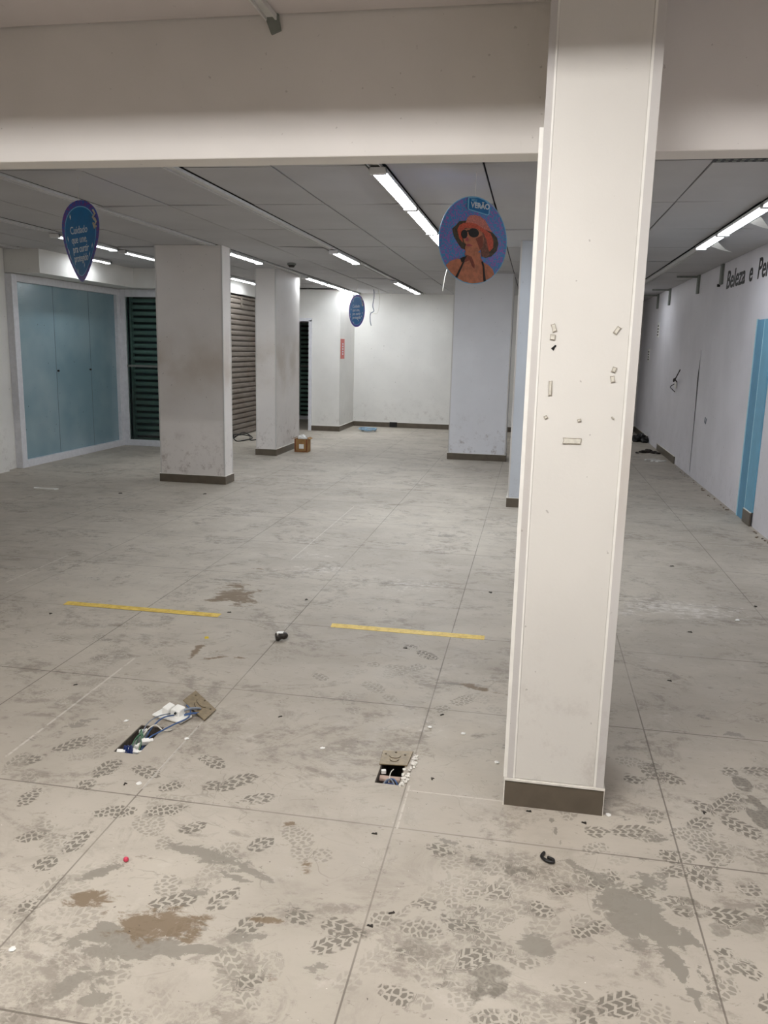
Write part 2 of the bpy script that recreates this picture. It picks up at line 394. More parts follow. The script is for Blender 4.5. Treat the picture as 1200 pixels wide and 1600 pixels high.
# ---------------------------------------------------------------- mesh helpers
class MB:
    def __init__(s):
        s.v, s.f = [], []

    def add(s, vs, fs):
        o = len(s.v)
        s.v += [tuple(q) for q in vs]
        s.f += [tuple(o + i for i in f) for f in fs]
        return s

    def box(s, x0, x1, y0, y1, z0, z1):
        vs = [(x, y, z) for z in (z0, z1) for y in (y0, y1) for x in (x0, x1)]
        return s.add(vs, [(0, 2, 3, 1), (4, 5, 7, 6), (0, 1, 5, 4), (2, 6, 7, 3), (0, 4, 6, 2), (1, 3, 7, 5)])

    def rbox(s, c, size, rot=(0, 0, 0), taper=1.0):
        m = Matrix.Rotation(rot[2], 3, 'Z') @ Matrix.Rotation(rot[1], 3, 'Y') @ Matrix.Rotation(rot[0], 3, 'X')
        vs = []
        for z in (-1, 1):
            for y in (-1, 1):
                for x in (-1, 1):
                    k = taper if z > 0 else 1
                    vs.append(Vector(c) + m @ Vector((x * size[0] / 2 * k, y * size[1] / 2 * k, z * size[2] / 2)))
        return s.add(vs, [(0, 2, 3, 1), (4, 5, 7, 6), (0, 1, 5, 4), (2, 6, 7, 3), (0, 4, 6, 2), (1, 3, 7, 5)])

    def tube(s, pts, r, n=8, cap=True):
        pts = [Vector(p) for p in pts]
        rings = []
        prev = None
        for i, p in enumerate(pts):
            d = (pts[min(i + 1, len(pts) - 1)] - pts[max(i - 1, 0)]).normalized()
            if prev is None:
                a = d.orthogonal().normalized()
            else:
                a = (prev - d * prev.dot(d)).normalized()
            prev = a
            b = d.cross(a)
            rr = r[i] if isinstance(r, (list, tuple)) else r
            rings.append([p + rr * (math.cos(2 * PI * k / n) * a + math.sin(2 * PI * k / n) * b) for k in range(n)])
        vs = [q for g in rings for q in g]
        fs = []
        for i in range(len(rings) - 1):
            for k in range(n):
                fs.append((i * n + k, i * n + (k + 1) % n, (i + 1) * n + (k + 1) % n, (i + 1) * n + k))
        if cap:
            fs.append(tuple(range(n - 1, -1, -1)))
            fs.append(tuple((len(rings) - 1) * n + k for k in range(n)))
        return s.add(vs, fs)

    def prism(s, poly, fn, d0, d1):
        """closed outline poly [(u,v)], fn(u,v,d)->xyz"""
        n = len(poly)
        vs = [fn(u, v, d0) for u, v in poly] + [fn(u, v, d1) for u, v in poly]
        fs = [tuple(range(n - 1, -1, -1)), tuple(range(n, 2 * n))]
        fs += [(i, (i + 1) % n, n + (i + 1) % n, n + i) for i in range(n)]
        return s.add(vs, fs)

    def blob(s, c, r, seed=0, n=9, m=6, jag=0.25, flat=1.0):
        rnd = random.Random(seed)
        vs = [(c[0], c[1], c[2] + r * flat)]
        for i in range(1, m):
            th = PI * i / m
            for k in range(n):
                rr = r * (1 + rnd.uniform(-jag, jag))
                ph = 2 * PI * k / n
                vs.append((c[0] + rr * math.sin(th) * math.cos(ph), c[1] + rr * math.sin(th) * math.sin(ph), c[2] + rr * math.cos(th) * flat))
        vs.append((c[0], c[1], c[2] - r * flat))
        fs = [(0, 1 + k, 1 + (k + 1) % n) for k in range(n)]
        for i in range(m - 2):
            for k in range(n):
                a = 1 + i * n
                fs.append((a + k, a + n + k, a + n + (k + 1) % n, a + (k + 1) % n))
        a = 1 + (m - 2) * n
        fs += [(a + k, len(vs) - 1, a + (k + 1) % n) for k in range(n)]
        return s.add(vs, fs)


def spline(pts, k=6):
    """Catmull-Rom through the points"""
    P = [Vector(p) for p in pts]
    P = [P[0]] + P + [P[-1]]
    out = []
    for i in range(1, len(P) - 2):
        for j in range(k):
            u = j / k
            a, b, c, d = P[i - 1], P[i], P[i + 1], P[i + 2]
            out.append(0.5 * ((2 * b) + (c - a) * u + (2 * a - 5 * b + 4 * c - d) * u * u + (3 * b - a - 3 * c + d) * u ** 3))
    out.append(P[-2])
    return out


def org(o):
    return Vector(o['_o']) if '_o' in o else Vector((0, 0, 0))


def mk(name, mb, mat, parent=None, origin=None, smooth=False, bevel=0.0, label=None):
    """one mesh object; vertices are given in world metres"""
    if parent is not None:
        o0 = ORG[parent.name]
    else:
        o0 = Vector(origin) if origin is not None else Vector((0, 0, 0))
    me = bpy.data.meshes.new(name)
    me.from_pydata([tuple(Vector(v) - o0) for v in mb.v], [], mb.f)
    me.update()
    if smooth:
        me.polygons.foreach_set('use_smooth', [True] * len(me.polygons))
    me.materials.append(mat)
    o = bpy.data.objects.new(name, me)
    COL.objects.link(o)
    if parent is not None:
        o.parent = parent
    else:
        o.location = o0
    ORG[o.name] = o0
    if bevel:
        b = o.modifiers.new('bevel', 'BEVEL')
        b.width = bevel
        b.segments = 2
        b.limit_method = 'ANGLE'
    if label:
        o['label'] = label
    return o


ORG = {}


def thing(name, loc, label, cat, group=None):
    o = bpy.data.objects.new(name, None)
    o.empty_display_size = 0.1
    COL.objects.link(o)
    o.location = loc
    ORG[o.name] = Vector(loc)
    return tag(o, label, cat, group)


def tag(o, label, cat, group=None):
    o['label'] = label
    o['category'] = cat
    if group:
        o['group'] = group
    return o


def struct(name, mb, mat, **kw):
    o = mk(name, mb, mat, **kw)
    o['kind'] = 'structure'
    return o


def copy_tree(src, loc, label=None, group=None, rot=None):
    r = src.copy()
    COL.objects.link(r)
    r.location = loc
    if rot is not None:
        r.rotation_euler = rot
    if label:
        r['label'] = label
    if group:
        r['group'] = group
    for ch in list(src.children):
        c = ch.copy()
        COL.objects.link(c)
        c.parent = r
        for g in list(ch.children):
            d = g.copy()
            COL.objects.link(d)
            d.parent = c
    return r


def text_mesh(body, size, fn, extrude=0.0006, align='CENTER', bold=0.0, shear=0.0, spacing=1.0):
    """letters as a mesh buffer, mapped by fn(u, v, d)"""
    cu = bpy.data.curves.new('lettering_curve', 'FONT')
    cu.body = body
    cu.size = size
    cu.align_x = align
    cu.extrude = extrude
    cu.offset = bold
    cu.shear = shear
    cu.space_character = spacing
    cu.resolution_u = 3
    ob = bpy.data.objects.new('lettering_curve', cu)
    COL.objects.link(ob)
    bpy.context.view_layer.update()
    dg = bpy.context.evaluated_depsgraph_get()
    me = bpy.data.meshes.new_from_object(ob.evaluated_get(dg))
    mb = MB()
    mb.add([fn(v.co.x, v.co.y, v.co.z) for v in me.vertices], [tuple(p.vertices) for p in me.polygons])
    bpy.data.objects.remove(ob)
    bpy.data.curves.remove(cu)
    bpy.data.meshes.remove(me)
    return mb


# ================================================================ SETTING
# floor slab with two cut-outs for the floor boxes; fine grid where the marks are
import numpy as np


def cuts(a, fine0, fine1, b, extra, step, coarse):
    v = list(np.arange(a, fine0, coarse)) + list(np.arange(fine0, fine1, step)) + list(np.arange(fine1, b, coarse)) + [b]
    v = [q for q in v if all(abs(q - e) > step * 0.4 for e in extra)] + list(extra)
    return np.array(sorted(v))


gx = cuts(-7.2, -2.3, 1.4, 2.3, [HOLE1[0], HOLE1[1], HOLE2[0], HOLE2[1]], 0.0125, 0.1)
gy = cuts(-3.7, 1.3, 3.6, 17.4, [HOLE1[2], HOLE1[3], HOLE2[2], HOLE2[3]], 0.0125, 0.1)
gy = np.array(sorted(set(np.round(np.concatenate([gy, np.arange(3.6, 6.6, 0.025)]), 4))))
gy = gy[np.concatenate([[True], np.diff(gy) > 0.002])]
NX, NY = len(gx), len(gy)
GX, GY = np.meshgrid(gx, gy)
sole = np.zeros((NY, NX, 3), np.float32)
skind = np.zeros((NY, NX), np.float32)
sstr = np.zeros((NY, NX), np.float32)
stain = np.zeros((NY, NX, 3), np.float32)
rp = random.Random(21)
allp = []
for (x, y, a, L) in PRINTS:
    allp.append((x, y, a, L * 1.2, rp.random(), 0.72))
for k in range(150):
    # crossing traffic in the foreground, thinner further away
    y = 1.35 + 2.4 * rp.random() ** 1.3
    x = rp.uniform(-0.75 * y - 0.1, 0.42 * y + 0.1)
    if (x < -0.1 and 2.4 < y < 3.2 and x > -1.1):
        continue
    allp.append((x, y, rp.choice((0.6, -0.5, 1.2, 2.2)) + rp.uniform(-.4, .4), rp.uniform(0.10, 0.28), rp.random() * 0.9, rp.uniform(0.12, 0.42)))
for k in range(26):
    allp.append((rp.uniform(0.35, 0.95), rp.uniform(1.7, 3.0), rp.uniform(-1.5, 1.5), rp.uniform(0.1, 0.28), rp.random(), rp.uniform(0.4, 0.75)))
for k in range(16):
    allp.append((rp.uniform(-0.35, 0.3), rp.uniform(1.5, 2.25), rp.uniform(-1.2, 1.2), rp.uniform(0.1, 0.22), rp.random(), rp.uniform(0.35, 0.65)))
for (x, y, a, L, kd, stg) in allp:
    R_ = L * 0.75
    ix0, ix1 = np.searchsorted(gx, [x - R_, x + R_])
    iy0, iy1 = np.searchsorted(gy, [y - R_, y + R_])
    dx, dy = GX[iy0:iy1, ix0:ix1] - x, GY[iy0:iy1, ix0:ix1] - y
    u = dx * math.cos(a) + dy * math.sin(a)
    v = -dx * math.sin(a) + dy * math.cos(a)
    w = min(0.050, max(0.036, L * 0.26))
    if L > 0.17:
        m1 = 1 - np.hypot((u - L * 0.18) / (L * 0.36), v / w)
        m2 = 1 - np.hypot((u + L * 0.34) / (L * 0.2), v / (w * 0.8))
        mk_ = np.maximum(m1, m2)
    else:
        mk_ = 1 - np.hypot(u / (L * 0.5), v / w)
    mk_ = mk_ * 1.2 + 0.12
    sub = sole[iy0:iy1, ix0:ix1, 2]
    upd = mk_ > sub
    for c_, val in ((0, u), (1, v), (2, mk_)):
        q = sole[iy0:iy1, ix0:ix1, c_]
        q[upd] = val[upd]
    skind[iy0:iy1, ix0:ix1][upd] = kd
    sstr[iy0:iy1, ix0:ix1][upd] = stg
for s_ in STAINS:
    k, x, y, a, rx, ry, stg = s_
    dx, dy = GX - x, GY - y
    u = dx * math.cos(a) + dy * math.sin(a)
    v = -dx * math.sin(a) + dy * math.cos(a)
    e = np.clip(1.25 * (1 - np.hypot(u / (rx * 1.15), v / (ry * 1.15))), 0, 1) * stg
    c_ = 'gbw'.index(k)
    stain[:, :, c_] = np.maximum(stain[:, :, c_], e)
fv = np.stack([GX, GY, np.zeros_like(GX)], -1).reshape(-1, 3)
mx_, my_ = (gx[:-1] + gx[1:]) / 2, (gy[:-1] + gy[1:]) / 2
MX, MY = np.meshgrid(mx_, my_)
keep = np.ones(MX.shape, bool)
for h in (HOLE1, HOLE2):
    keep &= ~((MX > h[0]) & (MX < h[1]) & (MY > h[2]) & (MY < h[3]))
jj, ii = np.nonzero(keep)
b0 = jj * NX + ii
faces = np.stack([b0, b0 + 1, b0 + NX + 1, b0 + NX], -1)
fme = bpy.data.meshes.new('floor')
extra_v, extra_f = [], []
for h in (HOLE1, HOLE2):
    x0, x1, y0, y1 = h
    for a, b in (((x0, y0), (x1, y0)), ((x1, y0), (x1, y1)), ((x1, y1), (x0, y1)), ((x0, y1), (x0, y0))):
        o_ = len(fv) + len(extra_v)
        extra_v += [(*a, 0), (*b, 0), (*b, -0.12), (*a, -0.12)]
        extra_f.append((o_, o_ + 1, o_ + 2, o_ + 3))
verts = fv.tolist() + extra_v
fme.from_pydata(verts, [], faces.tolist() + extra_f)
fme.update()
ne = len(extra_v)
for nm_, arr, typ, key in (('sole', sole, 'FLOAT_VECTOR', 'vector'), ('stain', stain, 'FLOAT_VECTOR', 'vector'), ('sole_kind', skind, 'FLOAT', 'value'), ('sole_strength', sstr, 'FLOAT', 'value')):
    at_ = fme.attributes.new(nm_, typ, 'POINT')
    d_ = 3 if typ == 'FLOAT_VECTOR' else 1
    flat = np.concatenate([arr.reshape(-1), np.zeros(ne * d_, np.float32)]).astype(np.float32)
    at_.data.foreach_set(key, flat)
fme.materials.append(M_FLOOR)
fo = bpy.data.objects.new('floor', fme)
COL.objects.link(fo)
fo['kind'] = 'structure'

# ---- ceiling beyond the header: boards laid between lamp rails
RAILS = [-5.74, -4.54, -3.34, -2.14, -0.94, 0.26, 1.46]
cm = MB()
rndc = random.Random(3)
xed = [-6.3]
for i, rx in enumerate(RAILS):
    xed += [rx - 0.055, rx + 0.055, rx + 0.6]
xed[-1] = 2.0
yed = [3.025, 3.55] + [4.8 + 1.25 * k for k in range(11)]
for i in range(len(xed) - 1):
    if i % 3 == 1:
        continue
    for j in range(len(yed) - 1):
        g = 0.0055
        s_ = [rndc.uniform(0, 0.007) for _ in range(4)]
        if rndc.random() < 0.12:
            s_[rndc.randrange(4)] += 0.014
        x0, x1 = xed[i] + g, xed[i + 1] - g
        y0, y1 = yed[j] + g, yed[j + 1] - g
        z = CZ + 0.004
        vs = [(x0, y0, z - s_[0]), (x1, y0, z - s_[1]), (x1, y1, z - s_[2]), (x0, y1, z - s_[3])]
        cm.add(vs + [(a, b, c + 0.012) for a, b, c in vs], [(3, 2, 1, 0), (4, 5, 6, 7), (0, 1, 5, 4), (1, 2, 6, 5), (2, 3, 7, 6), (3, 0, 4, 7)])
struct('ceiling', cm, M_CEIL)
pm = MB()
pm.box(-7.2, 2.2, 3.02, 17.4, CZ + 0.06, CZ + 0.1)
o = struct('ceiling_void', pm, M_PLENUM)

# ---- ceiling on the near side, with a recessed cove
CX0, CX1, CY0, CY1 = -3.4, 1.6, 0.86, 1.27
nm = MB()
for (x0, x1, y0, y1) in ((-6.3, -2.0, CY1, HY - 0.012), (-2.0, 2.0, CY1, HY - 0.006), (-6.3, 2.0, -3.6, CY0), (-6.3, CX0, CY0, CY1), (CX1, 2.0, CY0, CY1)):
    nm.box(x0, x1, y0, y1, NZ, NZ + 0.007)
struct('ceiling', nm, M_NCEIL)
tm = MB()
tm.box(CX0, CX1, CY0, CY1, NZ + 0.14, NZ + 0.15)
tm.box(CX0, CX1, CY0 - 0.01, CY0, NZ, NZ + 0.15)
tm.box(CX0, CX1, CY1, CY1 + 0.01, NZ, NZ + 0.15)
tm.box(CX0 - 0.01, CX0, CY0, CY1, NZ, NZ + 0.15)
tm.box(CX1, CX1 + 0.01, CY0, CY1, NZ, NZ + 0.15)
struct('trim_1', tm, M_TROUGH)

# ---- header (dropped beam) across the room
hm = MB()
hm.box(-6.3, 2.0, HY, HY + 0.12, 2.1325, NZ + 0.03)
struct('wall_header', hm, W_HEAD, bevel=0.004)

# ---- walls
def W(name, mat, *boxes):
    m = MB()
    for b in boxes:
        m.box(*b)
    return struct(name, m, mat)


W('wall_right', W_RIGHT, (2.0, 2.15, -3.6, 10.83, 0, NZ + 0.03), (2.0, 2.15, 10.865, 17.0, 0, NZ + 0.03), (2.05, 2.15, 10.83, 10.865, 0, NZ),
  (2.0, 2.06, 10.83, 10.865, 1.56, NZ))
W('wall_behind', simple('grey_shop_wall', (120, 116, 112), 0.8), (-6.3, 2.0, -3.75, -3.6, 0, NZ + 0.03))
W('wall_left', W_PAINT, (-6.15, -5.91, -3.6, 8.52, 0, NZ), (-6.15, -5.985, 8.52, 8.77, 0, CZ))
W('wall_back', W_PAINT, (-3.42, 0.9, 15.7, 15.85, 0, CZ + 0.02), (0.9, 1.0, 15.7, 16.9, 0, CZ + 0.02), (0.9, 2.0, 16.85, 17.0, 0, CZ + 0.02))
W('wall_left_return', W_PAINT, (-3.93, -3.42, 14.5, 16.8, 0, CZ + 0.02), (-4.92, -3.93, 14.5, 14.62, 1.95, CZ + 0.02))
W('wall_left_far', W_PAINT, (-4.92, -4.77, 11.46, 11.95, 0, CZ + 0.02), (-4.92, -4.77, 14.25, 14.62, 0, CZ + 0.02), (-4.92, -4.77, 11.95, 14.25, 2.3, CZ + 0.02))
W('wall_recess', W_PAINT, (-5.4, -5.25, 14.5, 17.1, 0, CZ), (-5.25, -4.9, 16.8, 16.95, 0, CZ), (-5.25, -3.42, 16.8, 16.95, 2.05, CZ), (-5.4, -3.42, 14.5, 17.1, CZ - 0.02, CZ))
# bulkheads over the glazed front
W('trim_2', W_PAINT, (-6.15, -5.55, 8.78, 11.02, 2.24, CZ + 0.02), (-6.15, -4.77, 11.02, 11.46, 2.24, CZ + 0.02))
# backing behind the glazed fronts so no light leaks through
W('wall_facade', M_ROOMDARK, (-6.3, -6.16, 8.52, 11.95, 0, CZ), (-6.3, -4.92, 11.95, 12.05, 0, CZ), (-5.3, -5.2, 11.85, 14.5, 0, CZ), (-5.3, -3.42, 17.1, 17.2, 0, CZ))
# door jamb of the far recess
W('trim_3', M_FRAME, (-3.985, -3.93, 14.47, 14.62, 0, 1.95), (-4.77, -3.93, 14.47, 14.5, 1.93, 1.985))


# ---- skirting tiles
def skirt(name, segs, h=0.092):
    """segs: list of (x0,x1,y0,y1) slabs, each with pale grout on top"""
    m = MB()
    for s in segs:
        m.box(*s, 0, h)
    o = struct(name, m, M_SKIRT)
    g = MB()
    for (x0, x1, y0, y1) in segs:
        g.box(x0, x1, y0, y1, h, h + 0.005)
    mk('grout_line', g, M_GROUT, parent=o)
    return o


skirt('baseboard_back', [(-3.41, -2.70, 15.685, 15.7), (-2.55, 0.9, 15.685, 15.7), (1.0, 2.0, 16.835, 16.85)])
skirt('baseboard_left_return', [(-3.93, -3.405, 14.485, 14.5), (-3.42, -3.405, 14.5, 15.7)])
skirt('baseboard_right', [(1.985, 2.0, 12.0, 13.7), (1.985, 2.0, 14.9, 16.85)], 0.1)
skirt('baseboard_door', [(1.972, 1.985, 7.72, 7.98)], 0.12)
d = mk('dark_gap', MB().box(-2.70, -2.55, 15.692, 15.7, 0.0, 0.1), M_BLACK, parent=bpy.data.objects['baseboard_back'])


# ================================================================ PILLARS
def pillar(name, x0, x1, y0, y1, ztop, label, mat, trim=0.012, skirt_out=0.012):
    t = thing(name, ((x0 + x1) / 2, (y0 + y1) / 2, 0), label, 'pillar', 'square pillars of the hall')
    mk('shaft', MB().box(x0, x1, y0, y1, 0, ztop), mat, t)
    so = skirt_out
    sk = mk('skirting', MB().box(x0 - so, x1 + so, y0 - so, y1 + so, 0, 0.088), M_SKIRT, t)
    mk('grout_line', MB().box(x0 - so - .001, x1 + so + .001, y0 - so - .001, y1 + so + .001, 0.088, 0.093), M_GROUT, sk)
    if trim:
        for (cx, cy) in ((x0, y0), (x1, y0), (x1, y1), (x0, y1)):
            sx = 1 if cx == x0 else -1
            sy_ = 1 if cy == y0 else -1
            e = 0.0025
            m = MB()
            m.box(min(cx - sx * e, cx + sx * trim), max(cx - sx * e, cx + sx * trim), min(cy - sy_ * e, cy), max(cy - sy_ * e, cy), 0.093, ztop)
            m.box(min(cx - sx * e, cx), max(cx - sx * e, cx), min(cy, cy + sy_ * trim), max(cy, cy + sy_ * trim), 0.093, ztop)
            mk('corner_bead', m, W_GREYBAND, t)
    return t


pillar('pillar', -3.99, -3.25, 8.42, 8.66, CZ, 'broad white pillar with a tan stain and scuffed foot, in front of the teal glass front', W_STAINED)
pillar('pillar', -3.74, -3.46, 10.9, 12.05, CZ, 'narrow deep white pillar with the cardboard box at its foot', W_STAINED)
pillar('pillar', -1.125, -0.335, 11.4, 11.75, CZ, 'wide white pillar before the back wall, chalky scuffs above its skirting', wall_mat('pillar_paint_cool', (226, 226, 230), 0, 0.9, 0.4))
pillar('pillar', -0.19, 0.42, 8.03, 8.5, CZ, 'pale grey-blue pillar mostly hidden behind the big foreground pillar', wall_mat('pillar_paint_grey', (198, 203, 210), 0, 0.3, 0.3))

# the big one in the foreground
PX0, PX1, PY = -0.020, 0.300, 2.57
t = thing('pillar', (0.14, 2.8, 0), 'tall white foreground pillar with old tape marks and a dark tile skirting', 'pillar', 'square pillars of the hall')
mk('shaft', MB().box(-0.012, 0.298, PY + 0.004, 3.09, 0.09, NZ), W_PILLAR, t)
mk('cladding', MB().box(0.012, 0.268, PY, PY + 0.006, 0.1, NZ), W_PILLAR, t, bevel=0.002)
mk('corner_bead', MB().box(-0.014, 0.006, PY - 0.001, PY + 0.006, 0.1, NZ), W_GREYBAND, t)
mk('corner_bead', MB().box(0.275, 0.300, PY - 0.001, PY + 0.006, 0.1, NZ), W_GREYBAND, t)
mk('edge_strip', MB().box(-0.026, -0.012, PY + 0.002, 3.08, 0.1, 2.1315), W_WHITE, t, label='thin bright white edge strip')
mk('edge_strip', MB().box(0.006, 0.012, PY - 0.0015, PY + 0.006, 0.1, NZ), W_WHITE, t, label='thin white filler line')
mk('edge_strip', MB().box(0.268, 0.275, PY - 0.0015, PY + 0.006, 0.1, NZ), W_WHITE, t, label='thin white filler line')
sk = mk('skirting', MB().box(-0.020, 0.303, 2.568, 3.10, 0, 0.092), M_SKIRT, t)
g = MB()
g.box(-0.022, 0.305, 2.564, 3.102, 0.0915, 0.0985)
g.box(-0.0235, -0.0195, 2.565, 2.6, 0, 0.092)
g.box(0.3025, 0.3045, 2.566, 2.6, 0, 0.092)
mk('grout_line', g, M_GROUT, sk)

# tape leftovers on it: thin scraps (x, z, w, h, tilt)
scraps = [
    (0.049, 1.570, 0.013, 0.024, 0.35, 'small crinkled tape scrap topmost on the left of the foreground pillar'),
    (0.047, 1.543, 0.016, 0.017, -0.1, 'square tape scrap just above the black sticker'),
    (0.049, 1.392, 0.010, 0.046, 0.02, 'upright strip of yellowed tape on the foreground pillar'),
    (0.041, 1.304, 0.011, 0.010, 0.5, 'small tape blob low on the left of the foreground pillar'),
    (0.141, 1.298, 0.012, 0.009, 0.3, 'small tape blob in the middle of the foreground pillar'),
    (0.232, 1.567, 0.012, 0.024, -0.6, 'tilted tape scrap topmost on the right of the foreground pillar'),
    (0.232, 1.452, 0.012, 0.016, -0.3, 'upper of two crumpled tape scraps by the right edge of the pillar'),
    (0.230, 1.424, 0.013, 0.020, 0.2, 'lower of two crumpled tape scraps by the right edge of the pillar'),
    (0.123, 1.235, 0.057, 0.018, 0.0, 'wide flat strip of tape lowest on the foreground pillar'),
    (0.239, 1.309, 0.010, 0.004, -0.7, 'thin curl of tape low on the right of the foreground pillar'),
]
for i, (x, z, w, h, a, lab) in enumerate(scraps):
    m = MB()
    r = random.Random(i)
    ca, sa = math.cos(a), math.sin(a)
    pts = []
    for u, v in ((-.5, -.5), (0, -.46), (.5, -.5), (.47, 0), (.5, .5), (0, .47), (-.5, .5), (-.46, 0)):
        u2, v2 = u * w * r.uniform(0.92, 1.06), v * h * r.uniform(0.92, 1.06)
        pts.append((x + u2 * ca - v2 * sa, z + u2 * sa + v2 * ca))
    m.prism(pts, lambda u, v, d: (u, PY - d, v), 0.0, 0.0040)
    o = tag(mk('tape_scrap', m, M_TAPEDGE, origin=(x, PY, z)), lab, 'tape', 'tape scraps on the foreground pillar')
    kx, kz = max(0.5, 1 - 0.004 / w), max(0.5, 1 - 0.004 / h)
    m = MB().prism([(x + (u - x) * kx, z + (v - z) * kz) for u, v in pts], lambda u, v, d: (u, PY - d, v), 0.0040, 0.0050)
    mk('tape_face', m, M_CREAM, o)
m = MB()
for poly in ([(0.044, 1.510), (0.052, 1.503), (0.057, 1.515), (0.052, 1.517)], [(0.052, 1.516), (0.055, 1.521), (0.060, 1.519), (0.058, 1.513)]):
    m.prism(poly, lambda u, v, d: (u, PY - d, v), 0.0, 0.001)
tag(mk('sticker', m, M_BLACK, origin=(0.052, PY, 1.51)), 'tiny torn black sticker on the foreground pillar', 'sticker')


# ================================================================ LAMP RAILS AND LAMPS
def rail(x, y0, y1, label, z=CZ, half=0.035):
    t = thing('lamp_rail', (x, (y0 + y1) / 2, z), label, 'ceiling rail', 'rails along the ceiling')
    m = MB()
    m.box(x - half, x + half, y0, y1, z - 0.004, z + 0.004)
    mk('channel', m, M_RAIL, t)
    m = MB()
    m.box(x - half, x - half + 0.006, y0, y1, z - 0.014, z - 0.004)
    m.box(x + half - 0.006, x + half, y0, y1, z - 0.014, z - 0.004)
    mk('lip', m, M_RAIL, t)
    return t


rl = ['leftmost long ceiling rail over the teal glass front', 'ceiling rail carrying the strip lamps behind the left round sign', 'ceiling rail ending above the broad stained pillar',
      'ceiling rail left of the bright centre lamps, mostly bare near the header', 'ceiling rail carrying the brightest centre lamps', 'ceiling rail hidden behind the foreground pillar', 'ceiling rail with the bright lamps near the right wall']
rail_no = 0
for x, lab in zip(RAILS, rl):
    y1 = 15.68 if x > -3.4 else 14.5
    if x < -4.6:
        y1 = 8.74
    if x > 1:
        y1 = 16.8
    if x in (-4.54,):
        y1 = 14.48
        rail(x, 3.04, 11.0, lab)
        rail(x, 11.48, 14.48, 'short ceiling rail over the grey roller shutter')
        continue
    if x == -0.94:
        rail(x, 3.04, 11.38, lab)
        continue
    if x == 0.26:
        rail(x, 3.12, 8.0, lab)
        continue
    if x == -3.34:
        rail(x, 3.04, 8.40, lab)
        rail(x, 8.68, 15.68, 'ceiling rail running from the broad stained pillar to the back wall')
        continue
    rail(x, 3.04, y1, lab)


def lamp(x, y0, y1, label, z=CZ, mat=None, half=0.047):
    t = thing('strip_lamp', (x, (y0 + y1) / 2, z), label, 'ceiling lamp', 'strip lamps in the ceiling rails')
    m = MB()
    m.box(x - half, x - half + 0.005, y0, y1, z - 0.036, z - 0.0145)
    m.box(x + half - 0.005, x + half, y0, y1, z - 0.036, z - 0.0145)
    m.box(x - half, x + half, y0, y1, z - 0.018, z - 0.0145)
    mk('tray', m, M_TRAY, t)
    e = 0.04
    n = 8
    prof = [(x + (half - 0.006) * math.cos(PI * k / n), z - 0.03 - 0.014 * math.sin(PI * k / n)) for k in range(n + 1)]
    m = MB()
    m.prism([(a, b) for a, b in prof], lambda u, v, d: (u, d, v), y0 + e, y1 - e)
    mk('diffuser', m, mat or M_LAMP, t)
    for ya, yb in ((y0, y0 + e), (y1 - e, y1)):
        mk('end_cap', MB().box(x - half, x + half, ya, yb, z - 0.050, z - 0.0145), M_TRAY, t, bevel=0.004)
    return t


lamps = [
    (-0.925, 4.78, 6.04, 'nearest bright strip lamp of the centre row, touching the header line'),
    (-0.925, 6.04, 7.29, 'second bright strip lamp of the centre row'),
    (-0.925, 7.29, 8.54, 'third strip lamp of the centre row, ending behind the portrait sign'),
    (-0.925, 8.54, 9.80, 'fourth strip lamp of the centre row, wholly behind the portrait sign'),
    (-2.14, 8.72, 9.88, 'lone lit strip lamp in the bare rail left of the centre row'),
    (-2.14, 12.54, 13.78, 'nearer of the two small far lamps in the rail before the back wall'),
    (-2.14, 13.82, 15.1, 'farther of the two small far lamps in the rail before the back wall'),
    (-3.34, 8.76, 9.92, 'short-looking lit strip lamp between the two left pillars'),
    (-3.34, 11.9, 13.05, 'first of three far strip lamps pointing at the small round sign'),
    (-3.34, 13.05, 14.28, 'middle of three far strip lamps pointing at the small round sign'),
    (-3.34, 14.28, 15.5, 'last of three far strip lamps, right above the small round sign'),
    (-4.54, 7.45, 8.62, 'strip lamp partly hidden behind the left round sign'),
    (-4.54, 8.76, 9.98, 'strip lamp between the left round sign and the broad pillar'),
    (-4.54, 12.0, 13.3, 'strip lamp hidden behind the pillar, washing the wall over the grey shutter'),
    (1.44, 4.75, 6.0, 'strip lamp of the right row just outside the picture edge'),
    (1.44, 6.0, 7.39, 'bright strip lamp at the right edge of the picture'),
    (1.44, 13.3, 14.5, 'distant strip lamp of the right row lighting the far corner'),
    (1.44, 7.39, 8.32, 'far end lamp of the bright right row'),
]
for a in lamps:
    key = ('bright' if a[1] < 6.1 else 'centre') if a[0] > -1 and a[0] < 0 else ('right' if a[0] > 0 else ('weak' if a[0] < -4 and a[1] < 11 else 'mid'))
    lamp(*a, mat=M_LAMPS[key])
# small lamp tucked by the bulkhead behind the round sign
lamp(-5.35, 9.3, 10.0, 'small lamp against the bulkhead behind the left round sign', half=0.035)
# torn diffuser film hanging from the right lamps
for (x, y, lab) in ((1.50, 8.15, 'torn clear strip curling off the far right lamp'), (1.50, 6.75, 'torn clear strip curling off the nearer right lamp')):
    m = MB()
    pts = [(x, y), (x + 0.10, y + 0.05), (x + 0.19, y + 0.03), (x + 0.12, y - 0.03), (x, y - 0.3)]
    m.prism(pts, lambda u, v, d: (u, v, CZ - 0.035 - 0.25 * max(0, u - x) + d), 0, 0.002)
    tag(mk('loose_film', m, M_WHITEP, origin=(x, y, CZ - 0.03)), lab, 'plastic strip', 'loose strips at the right lamps')

